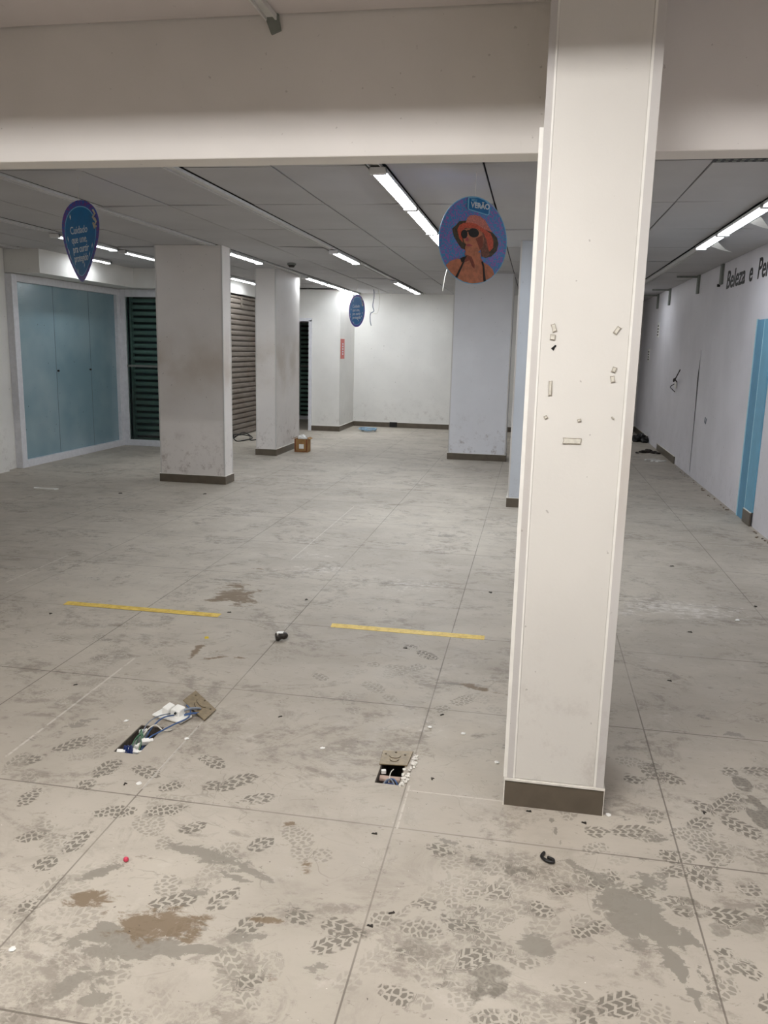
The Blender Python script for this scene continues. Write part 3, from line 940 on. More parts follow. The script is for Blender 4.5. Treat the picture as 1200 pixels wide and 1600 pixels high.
# near-side rail ending on the header, and the cove tubes behind the viewer
t = rail(-0.93, CY1 + 0.01, HY - 0.002, 'grey rail end on the near ceiling butting against the header', z=NZ - 0.006, half=0.02)
t['group'] = 'near ceiling rails'
mk('end_bracket', MB().prism([(-0.955, NZ), (-0.905, NZ), (-0.897, NZ - 0.05), (-0.93, NZ - 0.062)], lambda u, v, d: (u, HY - d, v), 0.0, 0.012), M_BRK, t)
for (xa, xb, k, lab) in ((-1.15, -0.1, 'strong', 'recessed lamp in the near ceiling just before the foreground pillar'), (-2.9, -1.8, 'left', 'recessed lamp in the near ceiling at the left'),
                         (0.85, 1.5, 'half', 'recessed lamp in the near ceiling at the right')):
    tt = thing('recessed_lamp', ((xa + xb) / 2, 0.97, NZ + 0.06), lab, 'ceiling lamp', 'recessed lamps of the near ceiling')
    mk('diffuser', MB().box(xa, xb, 0.935, 1.005, NZ + 0.06, NZ + 0.066), M_COVE[k], tt)
    mk('housing', MB().box(xa - 0.01, xb + 0.01, 0.925, 1.015, NZ + 0.067, NZ + 0.14), M_GALV, tt)

# ---- ceiling vent and detector
t = thing('ceiling_vent', (1.4, 4.74, CZ), 'dark perforated vent strip in the ceiling behind the header at right', 'vent')
mk('mesh_panel', MB().box(0.85, 1.95, 4.66, 4.83, CZ - 0.006, CZ - 0.003), M_VENTM, t)
m = MB()
for k in range(28):
    for q in range(4):
        m.box(0.87 + k * 0.039, 0.89 + k * 0.039, 4.675 + q * 0.038, 4.695 + q * 0.038, CZ - 0.008, CZ - 0.006)
mk('perforation', m, M_BRK, t)
t = thing('smoke_detector', (-3.03, 10.2, CZ), 'small dark smoke detector on the ceiling right of the narrow pillar', 'smoke detector')
mk('base', MB().tube([(-3.03, 10.2, CZ - 0.005), (-3.03, 10.2, CZ - 0.025)], 0.055, 16), M_BRK, t)
mk('head', MB().tube([(-3.03, 10.2, CZ - 0.025), (-3.03, 10.2, CZ - 0.05)], [0.045, 0.03], 16), M_DARK, t)

# ================================================================ LEFT GLASS FRONT
t = thing('glass_front', (-5.94, 10.03, 0), 'large pale teal film-covered glass front in a white frame', 'shop front')
m = MB()
m.box(-6.0, -5.90, 8.77, 8.87, 0, 2.235)
m.box(-6.0, -5.90, 11.2, 11.3, 0, 2.235)
m.box(-6.0, -5.90, 8.87, 11.2, 0, 0.085)
m.box(-6.0, -5.90, 8.87, 11.2, 2.15, 2.235)
mk('frame', m, M_FRAME, t, bevel=0.004)
for (a, b) in ((8.87, 9.66), (9.664, 10.50), (10.504, 11.2)):
    mk('glass_panel', MB().box(-5.962, -5.95, a, b, 0.085, 2.15), M_TEAL, t)
m = MB()
for y in (9.662, 10.502):
    m.box(-5.951, -5.9485, y - 0.003, y + 0.003, 0.085, 2.15)
mk('seam', m, simple('seam_grey', (86, 104, 110), 0.4), t)
for y in (9.69, 10.47):
    mk('lock', MB().tube([(-5.95, y, 1.12), (-5.93, y, 1.12)], 0.012, 10), M_DARK, t)
m = MB().box(-5.951, -5.949, 8.9, 9.64, 0.95, 0.955)


def open_shutter(t, axis, a0, a1, pos, z0, z1, mat, out, pitch, gap):
    """slats with open slots between them, so the dark space behind shows through"""
    fn = (lambda a, d, z: (a, pos + out * d, z)) if axis == 'x' else (lambda a, d, z: (pos + out * d, a, z))
    m = MB()
    z = z0 + 0.05
    while z < z1 - 0.02:
        h = min(pitch, z1 - z)
        pr = [(0.0, z + h * gap), (0.020, z + h * (gap + 0.08)), (0.030, z + h * 0.6), (0.026, z + h * 0.85), (0.006, z + h * 0.98), (0.0, z + h * 0.98)]
        n = len(pr)
        m.add([fn(a0, d, q) for d, q in pr] + [fn(a1, d, q) for d, q in pr], [(i, (i + 1) % n, n + (i + 1) % n, n + i) for i in range(n)] + [tuple(range(n)), tuple(range(2 * n - 1, n - 1, -1))])
        z += pitch
    mk('slat_curtain', m, mat, t)
    for a in (a0 - 0.03, a1):
        p, q = fn(a, -0.02, z0), fn(a + 0.03, 0.045, z1)
        mk('guide_rail', MB().box(min(p[0], q[0]), max(p[0], q[0]), min(p[1], q[1]), max(p[1], q[1]), z0, z1), mat, t)
    p, q = fn(a0, -0.01, z0), fn(a1, 0.04, z0)
    mk('bottom_bar', MB().box(min(p[0], q[0]), max(p[0], q[0]), min(p[1], q[1]), max(p[1], q[1]), z0, z0 + 0.05), mat, t)
    return t


def shutter(name, axis, a0, a1, pos, z0, z1, mat, label, out, pitch=0.085, gap=0.16):
    """roller shutter of curved slats; axis 'x' runs along X at y=pos, 'y' runs along Y at x=pos"""
    cx, cy = ((a0 + a1) / 2, pos) if axis == 'x' else (pos, (a0 + a1) / 2)
    t = thing(name, (cx, cy, 0), label, 'roller shutter')
    if gap > 0.2:
        return open_shutter(t, axis, a0, a1, pos, z0, z1, mat, out, pitch, gap)
    prof = []
    z = z0
    while z < z1 - 0.01:
        zz = min(z + pitch, z1)
        h = zz - z
        prof += [(-0.02, z), (-0.02, z + h * gap), (0.022, z + h * (gap + .02)), (0.030, z + h * (gap + .25)), (0.030, z + h * .8), (0.016, z + h * .99)]
        z = zz
    fn = (lambda a, d, z: (a, pos + out * d, z)) if axis == 'x' else (lambda a, d, z: (pos + out * d, a, z))
    m = MB()
    n = len(prof)
    vs = [fn(a0, d, z) for d, z in prof] + [fn(a1, d, z) for d, z in prof] + [fn(a0, d - 0.004, z) for d, z in prof] + [fn(a1, d - 0.004, z) for d, z in prof]
    fs = [(i, i + 1, n + i + 1, n + i) for i in range(n - 1)] + [(2 * n + i, 3 * n + i, 3 * n + i + 1, 2 * n + i + 1) for i in range(n - 1)]
    m.add(vs, fs)
    mk('slat_curtain', m, mat, t)
    for a in (a0 - 0.03, a1):
        m = MB()
        c = [fn(a, -0.02, z0), fn(a + 0.03, 0.045, z1)]
        m.box(min(c[0][0], c[1][0]), max(c[0][0], c[1][0]), min(c[0][1], c[1][1]), max(c[0][1], c[1][1]), z0, z1)
        mk('guide_rail', m, mat, t)
    c = [fn(a0, -0.01, z0), fn(a1, 0.04, z0)]
    mk('bottom_bar', MB().box(min(c[0][0], c[1][0]), max(c[0][0], c[1][0]), min(c[0][1], c[1][1]), max(c[0][1], c[1][1]), z0 - 0.0, z0 + 0.05), mat, t)
    return t


t = thing('glass_door', (-5.37, 11.32, 0), 'dark green glass door with a shutter behind it, between the teal front and the broad pillar', 'door')
m = MB()
m.box(-5.90, -5.83, 11.28, 11.36, 0, 2.235)
m.box(-4.97, -4.90, 11.28, 11.36, 0, 2.235)
m.box(-5.83, -4.97, 11.28, 11.36, 0, 0.09)
m.box(-5.83, -4.97, 11.28, 11.36, 2.13, 2.235)
mk('frame', m, M_FRAME, t, bevel=0.004)
mk('mid_rail', MB().box(-5.83, -4.97, 11.30, 11.34, 1.145, 1.175), M_BRK, t)
mk('glass_pane', MB().box(-5.83, -4.97, 11.315, 11.321, 0.09, 2.13), M_GLASSG, t)
shutter('roller_shutter', 'x', -5.82, -4.96, 11.5, 0.05, 2.2, M_SHUTG, 'dark corrugated shutter seen through the green glass door', -1, 0.092, 0.34)
W('wall_door_side', W_PAINT, (-4.9, -4.77, 11.28, 11.46, 0, 2.24))

t = shutter('roller_shutter', 'y', 11.98, 14.22, -4.84, 0.02, 2.28, M_SHUT, 'weathered grey roller shutter between the two left pillars', 1, 0.085)
m = MB()
m.box(-4.815, -4.80, 13.28, 13.34, 2.10, 2.28)
mk('hood_strap', m, M_SHUT, t)

# far recess door
t = thing('glass_door', (-4.45, 16.72, 0), 'far narrow dark glass door in the recess behind the narrow pillar', 'door')
m = MB()
m.box(-4.98, -4.86, 16.68, 16.76, 0, 2.05)
m.box(-4.86, -3.94, 16.68, 16.76, 0, 0.07)
m.box(-4.86, -3.94, 16.68, 16.76, 1.97, 2.05)
mk('frame', m, M_FRAME, t)
mk('mid_rail', MB().box(-4.86, -3.94, 16.70, 16.74, 1.08, 1.11), M_BRK, t)
mk('glass_pane', MB().box(-4.86, -3.94, 16.715, 16.721, 0.07, 1.97), M_GLASSG, t)
shutter('roller_shutter', 'x', -4.85, -3.95, 17.0, 0.0, 2.1, M_SHUTG, 'shutter behind the far narrow glass door in the recess', -1, 0.092, 0.34)

# ================================================================ ROUND HANGING SIGNS
def sheet(c, a_mid, tw):
    def fn(u, v, d):
        a = a_mid + tw * v
        return (c[0] + u * math.cos(a) + d * math.sin(a), c[1] + u * math.sin(a) - d * math.cos(a), c[2] + v)
    return fn


def print_mat(name, a, b, c3, scale):
    t = NT(name)
    f = t.rng(t.noise(scale, 3, 0.6, dist=2.0), 0.47, 0.53)
    g_ = t.rng(t.noise(scale * 0.45, 3, 0.6, loc=(3, 1, 2)), 0.45, 0.55)
    col = t.mix(g_, s2l(a), t.mix(f, s2l(b), s2l(c3)))
    t.put(t.b.inputs['Base Color'], col)
    t.b.inputs['Roughness'].default_value = 0.35
    return t.m


M_BORDER = print_mat('violet_blue_print', (52, 92, 190), (80, 62, 160), (140, 66, 150), 150)
M_BG = print_mat('blue_coral_print', (64, 150, 208), (70, 120, 200), (190, 104, 190), 190)
M_SIGNBLUE = simple('sign_blue', (18, 116, 184), 0.4, var=0.05)
M_SIGNWH = simple('sign_white', (226, 236, 244), 0.4, var=0.02)
M_PALE = simple('sign_pale_blue', (128, 196, 232), 0.4, var=0.02)


def circle(R, n=56, cx=0, cy_=0, ry=None):
    return [(cx + R * math.cos(2 * PI * k / n), cy_ + (ry or R) * math.sin(2 * PI * k / n)) for k in range(n)]


def disc_rows(fn, R, d0, d1, n=24, ry=None):
    """thick disc cut in horizontal strips so that it can twist"""
    m = MB()
    ry = ry or R
    rows = []
    for k in range(n + 1):
        a = -PI / 2 + PI * k / n
        w = max(R * math.cos(a), 0.0004)
        rows.append((w, ry * math.sin(a)))
    vs = []
    for (w, v) in rows:
        for d in (d0, d1):
            for j in range(7):
                vs.append(fn(w * (j / 3 - 1), v, d))
    fs = []
    for k in range(n):
        o_ = k * 14
        for j in range(6):
            fs.append((o_ + j, o_ + j + 1, o_ + 14 + j + 1, o_ + 14 + j))
            fs.append((o_ + 7 + j, o_ + 21 + j, o_ + 21 + j + 1, o_ + 7 + j + 1))
        fs.append((o_, o_ + 14, o_ + 21, o_ + 7))
        fs.append((o_ + 6, o_ + 13, o_ + 27, o_ + 20))
    return m.add(vs, fs)


def ring_rows(fn, R, w, d0, d1, n=60):
    m = MB()
    vs, fs = [], []
    for k in range(n):
        a = 2 * PI * k / n
        for rr in (R - w, R):
            for d in (d0, d1):
                vs.append(fn(rr * math.cos(a), rr * math.sin(a), d))
    for k in range(n):
        a, b = 4 * k, 4 * ((k + 1) % n)
        fs += [(a + 1, a + 3, b + 3, b + 1), (a, b, b + 2, a + 2), (a + 2, b + 2, b + 3, a + 3), (a, a + 1, b + 1, b)]
    return m.add(vs, fs)


def care_sign(c, a_mid, tw, R, label):
    fn = sheet(c, a_mid, tw)
    t = thing('hanging_sign', c, label, 'sign', 'round signs hung from the ceiling')
    mk('disc', disc_rows(fn, R, -0.002, 0.0), M_BORDER, t)
    mk('blue_field', disc_rows(fn, R * 0.84, 0.0001, 0.0008), M_SIGNBLUE, t)
    mk('ring_line', ring_rows(fn, R * 0.86, R * 0.025, 0.0002, 0.0012), M_PALE, t)
    for i, (ln, bold) in enumerate((('Cuidado', 0), ('que une,', 0), ('pra curtir', 0.002), ('protegido', 0.002))):
        v0 = R * (0.20 - 0.23 * i)
        b = text_mesh(ln, R * 0.265, lambda u, v, d, v0=v0: fn(u - R * 0.52, v + v0, 0.0012 + d), align='LEFT', bold=bold * R)
        mk('lettering', b, M_SIGNWH, t)
    # little sparkle ticks and the squiggle mark near the upper right rim
    m = MB()
    for (u, v) in ((-0.42, 0.62), (0.25, -0.6), (-0.35, -0.72), (0.72, -0.15), (-0.8, -0.2), (-0.78, -0.35), (-0.7, 0.1), (0.6, -0.35)):
        m = MB().prism([(u * R + q * 0.03 * R, v * R + w * 0.07 * R) for q, w in ((0, -1), (1, 0), (0, 1), (-1, 0))], lambda a, b, d: fn(a, b, 0.0012 + d), 0, 0.0006)
        mk('sparkle', m, M_SIGNWH, t)
    m = MB()
    for pts in ([(0.60, 0.72), (0.70, 0.62), (0.62, 0.54), (0.72, 0.46)], [(0.70, 0.52), (0.80, 0.42), (0.74, 0.34), (0.84, 0.30)], [(0.66, 0.40), (0.76, 0.26)]):
        m.tube([fn(u * R, v * R, 0.002) for u, v in pts], 0.006 * R / 0.25, 6)
    mk('squiggle', m, simple('sign_cream', (210, 204, 186), 0.5), t)
    st = MB()
    st.tube([fn(0, R * 0.985, 0), (c[0], c[1], CZ)], 0.0012, 5)
    mk('string', st, M_WHCAB, t)
    return t


care_sign((-2.865, 5.0, 2.115), math.radians(-36), 0.9, 0.246, 'violet-rimmed round sign hung at the left before the teal glass front')
care_sign((-2.50, 11.6, 2.000), math.radians(-48), 0.0, 0.222, 'small far round blue sign hung before the back wall')

# portrait sign
def portrait():
    R = 0.243
    c = (-0.392, 5.0, 2.121)
    fn = sheet(c, math.radians(40), 0.12)
    t = thing('hanging_sign', c, 'round summer sign with a portrait of a person in an orange hat and sunglasses', 'sign', 'round signs hung from the ceiling')
    mk('disc', disc_rows(fn, R, -0.002, 0.0), M_BG, t)
    mk('rim', ring_rows(fn, R, R * 0.018, -0.0005, 0.0008), M_PALE, t)
    lay = [0]

    def P(name, pts, mat, par=t, lvl=None):
        lay[0] += 1
        k = lay[0] if lvl is None else lvl
        out = []
        for (x, y) in pts:
            u, v = (x - 578) / 407, -(y - 730) / 595
            q = math.hypot(u, v)
            if q > 0.99:
                u, v = u * 0.985 / q, v * 0.985 / q
            out.append((u * R, v * R))
        m = MB().prism(out, lambda u, v, d: fn(u, v, d), 0.0002, 0.0003 + 0.00035 * k)
        return mk(name, m, mat, par)
    skin = simple('print_skin', (196, 124, 92), 0.5, var=0.18, scale=40)
    skin2 = simple('print_skin_shade', (140, 70, 52), 0.5, var=0.2, scale=60)
    lips = simple('print_lips', (176, 84, 86), 0.5)
    orange = simple('print_hat_orange', (206, 92, 66), 0.5, var=0.22, scale=120)
    crown = simple('print_hat_crown', (208, 128, 116), 0.5, var=0.25, scale=160)
    olive = simple('print_hat_edge', (72, 62, 44), 0.5, var=0.4, scale=90)
    hair = simple('print_hair', (124, 78, 62), 0.5, var=0.35, scale=90)
    brim = P('hat', [(320, 600), (365, 545), (400, 490), (480, 470), (600, 470), (720, 530), (800, 590), (860, 655), (880, 740), (862, 840), (800, 920), (730, 950), (685, 935), (690, 800), (480, 860), (440, 850), (390, 780), (345, 700)], olive)
    P('crown', [(470, 520), (490, 440), (520, 395), (580, 380), (650, 395), (710, 440), (760, 530), (800, 590), (700, 560), (600, 500), (520, 490)], crown, brim)
    P('brim', [(380, 610), (400, 545), (450, 505), (520, 490), (600, 500), (700, 560), (780, 610), (815, 700), (815, 800), (775, 860), (740, 800), (720, 690), (680, 620), (560, 560), (470, 570), (440, 640), (450, 770), (410, 720)], orange, brim)
    P('hair', [(620, 560), (690, 610), (730, 700), (760, 840), (780, 900), (730, 940), (680, 935), (660, 800), (680, 700)], hair)
    P('neck', [(480, 900), (490, 950), (470, 1010), (400, 990), (320, 1030), (270, 1090), (262, 1130), (310, 1210), (380, 1270), (480, 1310), (585, 1322), (700, 1305), (800, 1230), (838, 1170), (820, 1100), (770, 1050), (700, 1010), (670, 960), (665, 880)], skin)
    P('neck_shade', [(500, 930), (560, 950), (600, 1050), (600, 1110), (570, 1080), (540, 1000), (470, 1040), (440, 1020), (480, 980)], skin2)
    P('face', [(440, 650), (450, 600), (500, 570), (600, 560), (670, 600), (695, 680), (690, 780), (660, 850), (620, 900), (560, 945), (510, 935), (485, 880), (478, 830), (490, 790), (462, 760), (455, 710)], skin)
    P('mouth', [(482, 795), (520, 780), (568, 796), (540, 812), (500, 812)], lips)
    P('cheek', [(600, 700), (680, 640), (690, 780), (655, 850), (630, 780)], skin2)
    P('nose', [(488, 690), (512, 700), (520, 735), (500, 748), (478, 742)], lips)
    gl = P('sunglasses', circle(62, 24, 572, 625, 62), M_BLACK)
    P('lens', circle(36, 20, 462, 655, 60), M_BLACK, gl)
    P('bridge', [(490, 600), (530, 590), (530, 612), (490, 622)], M_BLACK, gl)
    P('strap', [(462, 1030), (482, 1010), (440, 1140), (395, 1275), (372, 1262), (425, 1130)], M_BLACK)
    P('strap', [(678, 1005), (694, 1000), (712, 1060), (726, 1180), (744, 1285), (718, 1292), (706, 1180), (696, 1070)], M_BLACK)
    P('shoulder_strap', [(430, 985), (500, 945), (470, 1020), (445, 1035)], M_DARK)
    bd = P('badge', [(488, 165), (500, 148), (600, 140), (690, 165), (752, 225), (748, 350), (732, 368), (500, 325), (486, 312)], M_PALE)
    P('badge_field', [(499, 172), (600, 152), (684, 176), (741, 232), (737, 345), (728, 356), (506, 314), (498, 306)], M_SIGNBLUE, bd)

    def bt(body, size, x, y, mat, bold):
        u0, v0 = (x - 578) / 407 * R, -(y - 730) / 595 * R
        m = text_mesh(body, size, lambda u, v, d: fn(u + u0, v + v0, 0.0098 + d), extrude=0.0005, align='LEFT', bold=bold)
        mk('lettering', m, mat, bd)
    lay[0] += 1
    bt('VERÃO', 0.042, 518, 290, M_SIGNWH, 0.0012)
    bt('MEU', 0.020, 520, 208, M_PALE, 0.0004)
    st = MB()
    st.tube([fn(0, R * 0.985, 0), (c[0], c[1], CZ)], 0.0012, 5)
    mk('string', st, M_WHCAB, t)
    return t


portrait()

# ================================================================ RIGHT WALL
# lettering on the wall, letters read from far (left) to near (right)
def rw(u, v, d):
    return (2.0 - 0.001 - d, 9.80 - u, 2.215 + v)


t = thing('wall_lettering', (1.999, 9.0, 2.215), 'black slanted letters reading Beleza e Per on the right wall', 'lettering')
for word, y, wx in (('Beleza', 0.0, 1.22), ('e', 0.99, 1.1), ('Per', 1.31, 1.1)):
    mk('word', text_mesh(word, 0.265, lambda u, v, d: rw(u * wx + y, v, d + 0.001), extrude=0.001, align='LEFT', shear=0.12, bold=0.004), M_BLACK, t)

t = thing('blue_door_surround', (1.99, 7.97, 0), 'pale blue painted upright panel at the right edge of the right wall', 'door surround')
mk('panel', MB().box(1.988, 1.999, 7.99, 8.24, 0.001, 1.83), simple('blue_panel_paint', (96, 152, 184), 0.5, var=0.05, scale=6), t, label='deeper blue half')
mk('panel', MB().box(1.985, 1.999, 7.72, 7.98, 0.126, 1.83), M_BLUEW, t, label='lighter blue half')
mk('panel', MB().box(1.984, 1.999, 6.6, 7.72, 1.50, 1.83), M_BLUEW, t, label='lighter blue cross panel')
mk('edge_line', MB().box(1.983, 1.999, 7.978, 7.992, 0.001, 1.83), M_BLUELINE, t)
mk('edge_line', MB().box(1.983, 1.999, 8.24, 8.262, 0.001, 1.84), M_BLUELINE, t)

for (y, h, lab) in ((10.02, 0.22, 'bracket strip on the right wall just left of the black letters'), (11.4, 0.23, 'second bracket strip beyond the black letters'),
                    (13.72, 0.25, 'third bracket strip along the top of the right wall'), (15.0, 0.24, 'farthest bracket strip along the top of the right wall')):
    t = thing('wall_bracket', (1.99, y, CZ - h), lab, 'bracket', 'metal strips at the top of the right wall')
    mk('strip', MB().box(1.975, 2.0, y - 0.05, y + 0.05, CZ - h, CZ), M_BRK, t)
    if y < 10.5:
        mk('knob', MB().tube([(2.0, 10.13, 2.278), (1.97, 10.13, 2.278)], 0.016, 10), M_BLACK, t)
    if y > 11:
        mk('arm', MB().box(1.72, 1.98, y - 0.012, y + 0.012, CZ - 0.035, CZ - 0.012), M_BRK, t)
for (y, z, h, lab) in ((14.7, 1.9, 0.24, 'upper grey notice plate far down the right wall'), (15.65, 1.48, 0.22, 'lower grey notice plate farthest down the right wall')):
    m = MB().box(1.99, 2.0, y - 0.09, y + 0.09, z - h / 2, z + h / 2)
    t = tag(mk('notice_plate', m, M_WHITEP, origin=(2.0, y, z)), lab, 'notice', 'notice plates on the right wall')
    m = MB()
    for k in range(4):
        m.box(1.988, 1.99, y - 0.07, y + 0.05, z - h * 0.38 + k * h * 0.2, z - h * 0.38 + k * h * 0.2 + 0.022)
    mk('print_bar', m, M_DARK, t)

t = thing('socket_plate', (1.98, 12.35, 1.1), 'broken white socket plate with loose wires on the right wall', 'socket')
mk('plate', MB().rbox((1.985, 12.42, 1.09), (0.02, 0.12, 0.09), (0.2, 0, 0)), M_WHITEP, t, bevel=0.004)
mk('wire', MB().tube(spline([(1.99, 12.36, 1.12), (1.94, 12.3, 1.17), (1.93, 12.25, 1.13), (1.97, 12.2, 1.24), (1.99, 12.18, 1.3)]), 0.008, 6), M_DARK, t)
mk('wire', MB().tube(spline([(1.99, 12.46, 1.1), (1.93, 12.5, 1.05), (1.94, 12.42, 1.02), (1.98, 12.38, 0.98)]), 0.006, 6), M_BLACK, t)
# jagged broken edge of the gap in the wall board
m = MB()
pts = [(10.905, 1.30), (10.925, 1.18), (10.90, 1.05), (10.885, 0.8), (10.875, 0.4), (10.868, 0.06), (10.862, 0.06), (10.862, 1.45), (10.885, 1.36)]
m.prism([(a, b) for a, b in pts], lambda u, v, d: (2.0 - d, u, v), 0.0, 0.0015)
tag(mk('wall_crack', m, M_DARK, origin=(2.0, 10.9, 0.8)), 'jagged dark break beside the upright gap in the right wall', 'crack')
m = MB().tube([(1.995, 10.19, 0.79), (1.993, 10.2, 0.73), (1.993, 10.14, 0.72), (1.995, 10.12, 0.78)], 0.004, 6)
tag(mk('wire_hook', m, M_GREYCAB, origin=(2.0, 10.15, 0.75)), 'small bent wire hook low on the right wall', 'hook')

# red plate on the block beside the back wall
t = tag(mk('red_plate', MB().box(-3.42, -3.412, 14.56, 14.84, 1.29, 1.64), M_RED, origin=(-3.42, 14.7, 1.46)), 'faded red upright plate on the white block by the back wall', 'sign')
m = MB()
for k in range(5):
    m.box(-3.412, -3.411, 14.66, 14.74, 1.36 + k * 0.045, 1.385 + k * 0.045)
mk('marking', m, M_SIGNWH, t)

# ================================================================ HANGING WIRES
def wire(name, pts, r, mat, label, cat='wire', group='wires hanging from the ceiling'):
    m = MB().tube(spline(pts), r, 6)
    return tag(mk(name, m, mat, origin=pts[0], smooth=True), label, cat, group)


wire('hanging_wire', [(-2.85, 14.6, CZ), (-2.84, 14.6, 2.38), (-2.86, 14.6, 2.22), (-2.84, 14.6, 2.13), (-2.9, 14.6, 2.08), (-2.9, 14.6, 1.95), (-2.88, 14.6, 1.88)], 0.008, M_GREYCAB, 'thin dark wire dangling right of the small round sign')
wire('hanging_wire', [(-2.78, 14.7, CZ), (-2.76, 14.7, 2.3), (-2.80, 14.7, 2.1), (-2.94, 14.7, 2.12)], 0.006, M_WHCAB, 'pale looped wire dangling beside the thin dark wire')
wire('hanging_wire', [(-0.93, 8.9, CZ), (-0.94, 8.9, 2.4), (-0.98, 8.9, 2.25), (-1.0, 8.9, 2.1)], 0.004, M_WHCAB, 'white wire dangling below the left rim of the portrait sign')
wire('hanging_wire', [(-1.3, 13.9, CZ), (-1.29, 13.9, 2.3), (-1.3, 13.9, 2.05), (-1.3, 13.9, 1.8)], 0.006, M_WHCAB, 'long pale wire hanging in front of the back wall')
wire('hanging_wire', [(-5.1, 10.98, 2.46), (-5.12, 10.93, 2.4), (-5.08, 10.9, 2.35), (-5.14, 10.93, 2.3)], 0.007, M_DARK, 'short dark wire curl at the bulkhead left of the broad pillar')
wire('floor_cable', [(-4.72, 12.62, 0.012), (-4.60, 12.75, 0.10), (-4.50, 12.9, 0.012), (-4.45, 12.6, 0.012), (-4.55, 12.3, 0.012), (-4.66, 12.5, 0.09), (-4.5, 12.75, 0.05), (-4.38, 12.5, 0.012), (-4.3, 12.9, 0.012)], 0.009, M_BLACK, 'loop of black cable at the foot of the grey shutter', 'cable', 'cables on the floor')

# ================================================================ YELLOW TAPE
def tape(x0, x1, y, w, label, slope=0.0):
    m = MB()
    n = 24
    r = random.Random(int(x0 * 100))
    top = [(x0 + (x1 - x0) * i / n, y + w / 2 + r.uniform(-.0015, .0015) + slope * i / n) for i in range(n + 1)]
    bot = [(x0 + (x1 - x0) * i / n + (0.006 if i == 0 else 0), y - w / 2 + r.uniform(-.0015, .0015) + slope * i / n) for i in range(n, -1, -1)]
    m.prism(top + bot, lambda u, v, d: (u, v, d), 0.0002, 0.0012)
    return tag(mk('floor_tape', m, M_YELL, origin=((x0 + x1) / 2, y, 0)), label, 'tape', 'yellow tape strips on the floor')


tape(-2.615, -1.668, 4.207, 0.062, 'left strip of yellow floor tape, right of centre stain ends')
tape(-1.022, -0.182, 4.200, 0.064, 'right strip of yellow floor tape, nearer the foreground pillar')
bpy.data.objects['floor_tape']['label'] = 'left strip of worn yellow floor tape, beside the brown stain'

# ================================================================ FLOOR BOXES
def floor_box(h, label):
    x0, x1, y0, y1 = h
    t = thing('floor_box', ((x0 + x1) / 2, (y0 + y1) / 2, -0.07), label, 'floor box', 'open cable boxes sunk in the floor')
    m = MB()
    w = 0.004
    m.box(x0, x1, y0, y1, -0.072, -0.068)
    m.box(x0, x0 + w, y0, y1, -0.068, -0.003)
    m.box(x1 - w, x1, y0, y1, -0.068, -0.003)
    m.box(x0 + w, x1 - w, y0, y0 + w, -0.068, -0.003)
    m.box(x0 + w, x1 - w, y1 - w, y1, -0.068, -0.003)
    mk('box_shell', m, M_BOXIN, t)
    return t


t = floor_box(HOLE1, 'long open floor box spilling blue cables and white connectors')
def cable(par, pts, r, mat, lab=None):
    return mk('cable', MB().tube(spline(pts), r, 8), mat, par, smooth=True, label=lab)


cable(t, [(-1.40, 2.70, -0.05), (-1.385, 2.74, 0.0), (-1.36, 2.78, 0.012), (-1.325, 2.84, 0.02), (-1.30, 2.92, 0.015), (-1.315, 2.98, 0.02), (-1.34, 3.0, 0.03)], 0.0032, M_BLUECAB, 'slate blue cable arching over the floor')
cable(t, [(-1.41, 2.72, -0.05), (-1.40, 2.78, 0.01), (-1.385, 2.86, 0.03), (-1.36, 2.92, 0.02)], 0.0029, M_BLUECAB)
cable(t, [(-1.43, 2.75, -0.04), (-1.425, 2.8, 0.02), (-1.405, 2.86, 0.035), (-1.38, 2.93, 0.02)], 0.0025, M_GREYCAB)
cable(t, [(-1.42, 2.70, -0.05), (-1.41, 2.76, 0.01), (-1.385, 2.80, 0.03), (-1.35, 2.80, 0.012), (-1.325, 2.82, 0.008)], 0.0025, M_WHCAB)
cable(t, [(-1.43, 2.72, -0.03), (-1.425, 2.76, 0.02), (-1.41, 2.74, 0.03), (-1.40, 2.71, 0.0)], 0.0025, M_GREENCAB, 'green cable')
cable(t, [(-1.44, 2.66, -0.05), (-1.425, 2.72, 0.01), (-1.40, 2.73, 0.02), (-1.395, 2.68, -0.02)], 0.0025, M_GREENCAB, 'green cable')
for k in range(6):
    a = k * 0.9
    cable(t, [(-1.425 + 0.012 * math.cos(a), 2.635 + 0.01 * math.sin(a), -0.05), (-1.42 + 0.016 * math.cos(a + 1), 2.65, 0.006 + 0.002 * k), (-1.41 + 0.014 * math.cos(a + 2), 2.64 + 0.01 * math.sin(a), -0.03)], 0.0032, M_NAVY, 'navy blue cable')
for (x, y, z, s, rz) in ((-1.45, 2.64, -0.01, 0.020, 0.3), (-1.388, 2.645, -0.006, 0.018, 0.1), (-1.384, 2.715, 0.002, 0.024, 0.6), (-1.44, 2.80, -0.004, 0.018, 0.9), (-1.41, 2.76, -0.02, 0.022, 0.4), (-1.425, 2.73, -0.03, 0.02, 1.2), (-1.44, 2.70, -0.03, 0.016, 0.2)):
    m = MB().rbox((x, y, z), (s * 1.15, s * 0.8, s * 0.8), (0.3, 0.1, rz))
    m.tube([(x, y, z), (x + s * 1.2 * math.cos(rz), y + s * 1.2 * math.sin(rz), z + 0.003)], s * 0.3, 8)
    mk('connector', m, M_WHITEP, t, bevel=0.0015)
mk('cable_duct', MB().tube([(-1.45, 2.68, -0.04), (-1.44, 2.84, -0.03)], 0.012, 10), M_BRK, t)
mk('rubble', MB().blob((-1.40, 2.79, -0.055), 0.02, 3).blob((-1.44, 2.74, -0.06), 0.018, 4).blob((-1.38, 2.82, -0.055), 0.016, 5), M_DARK, t)

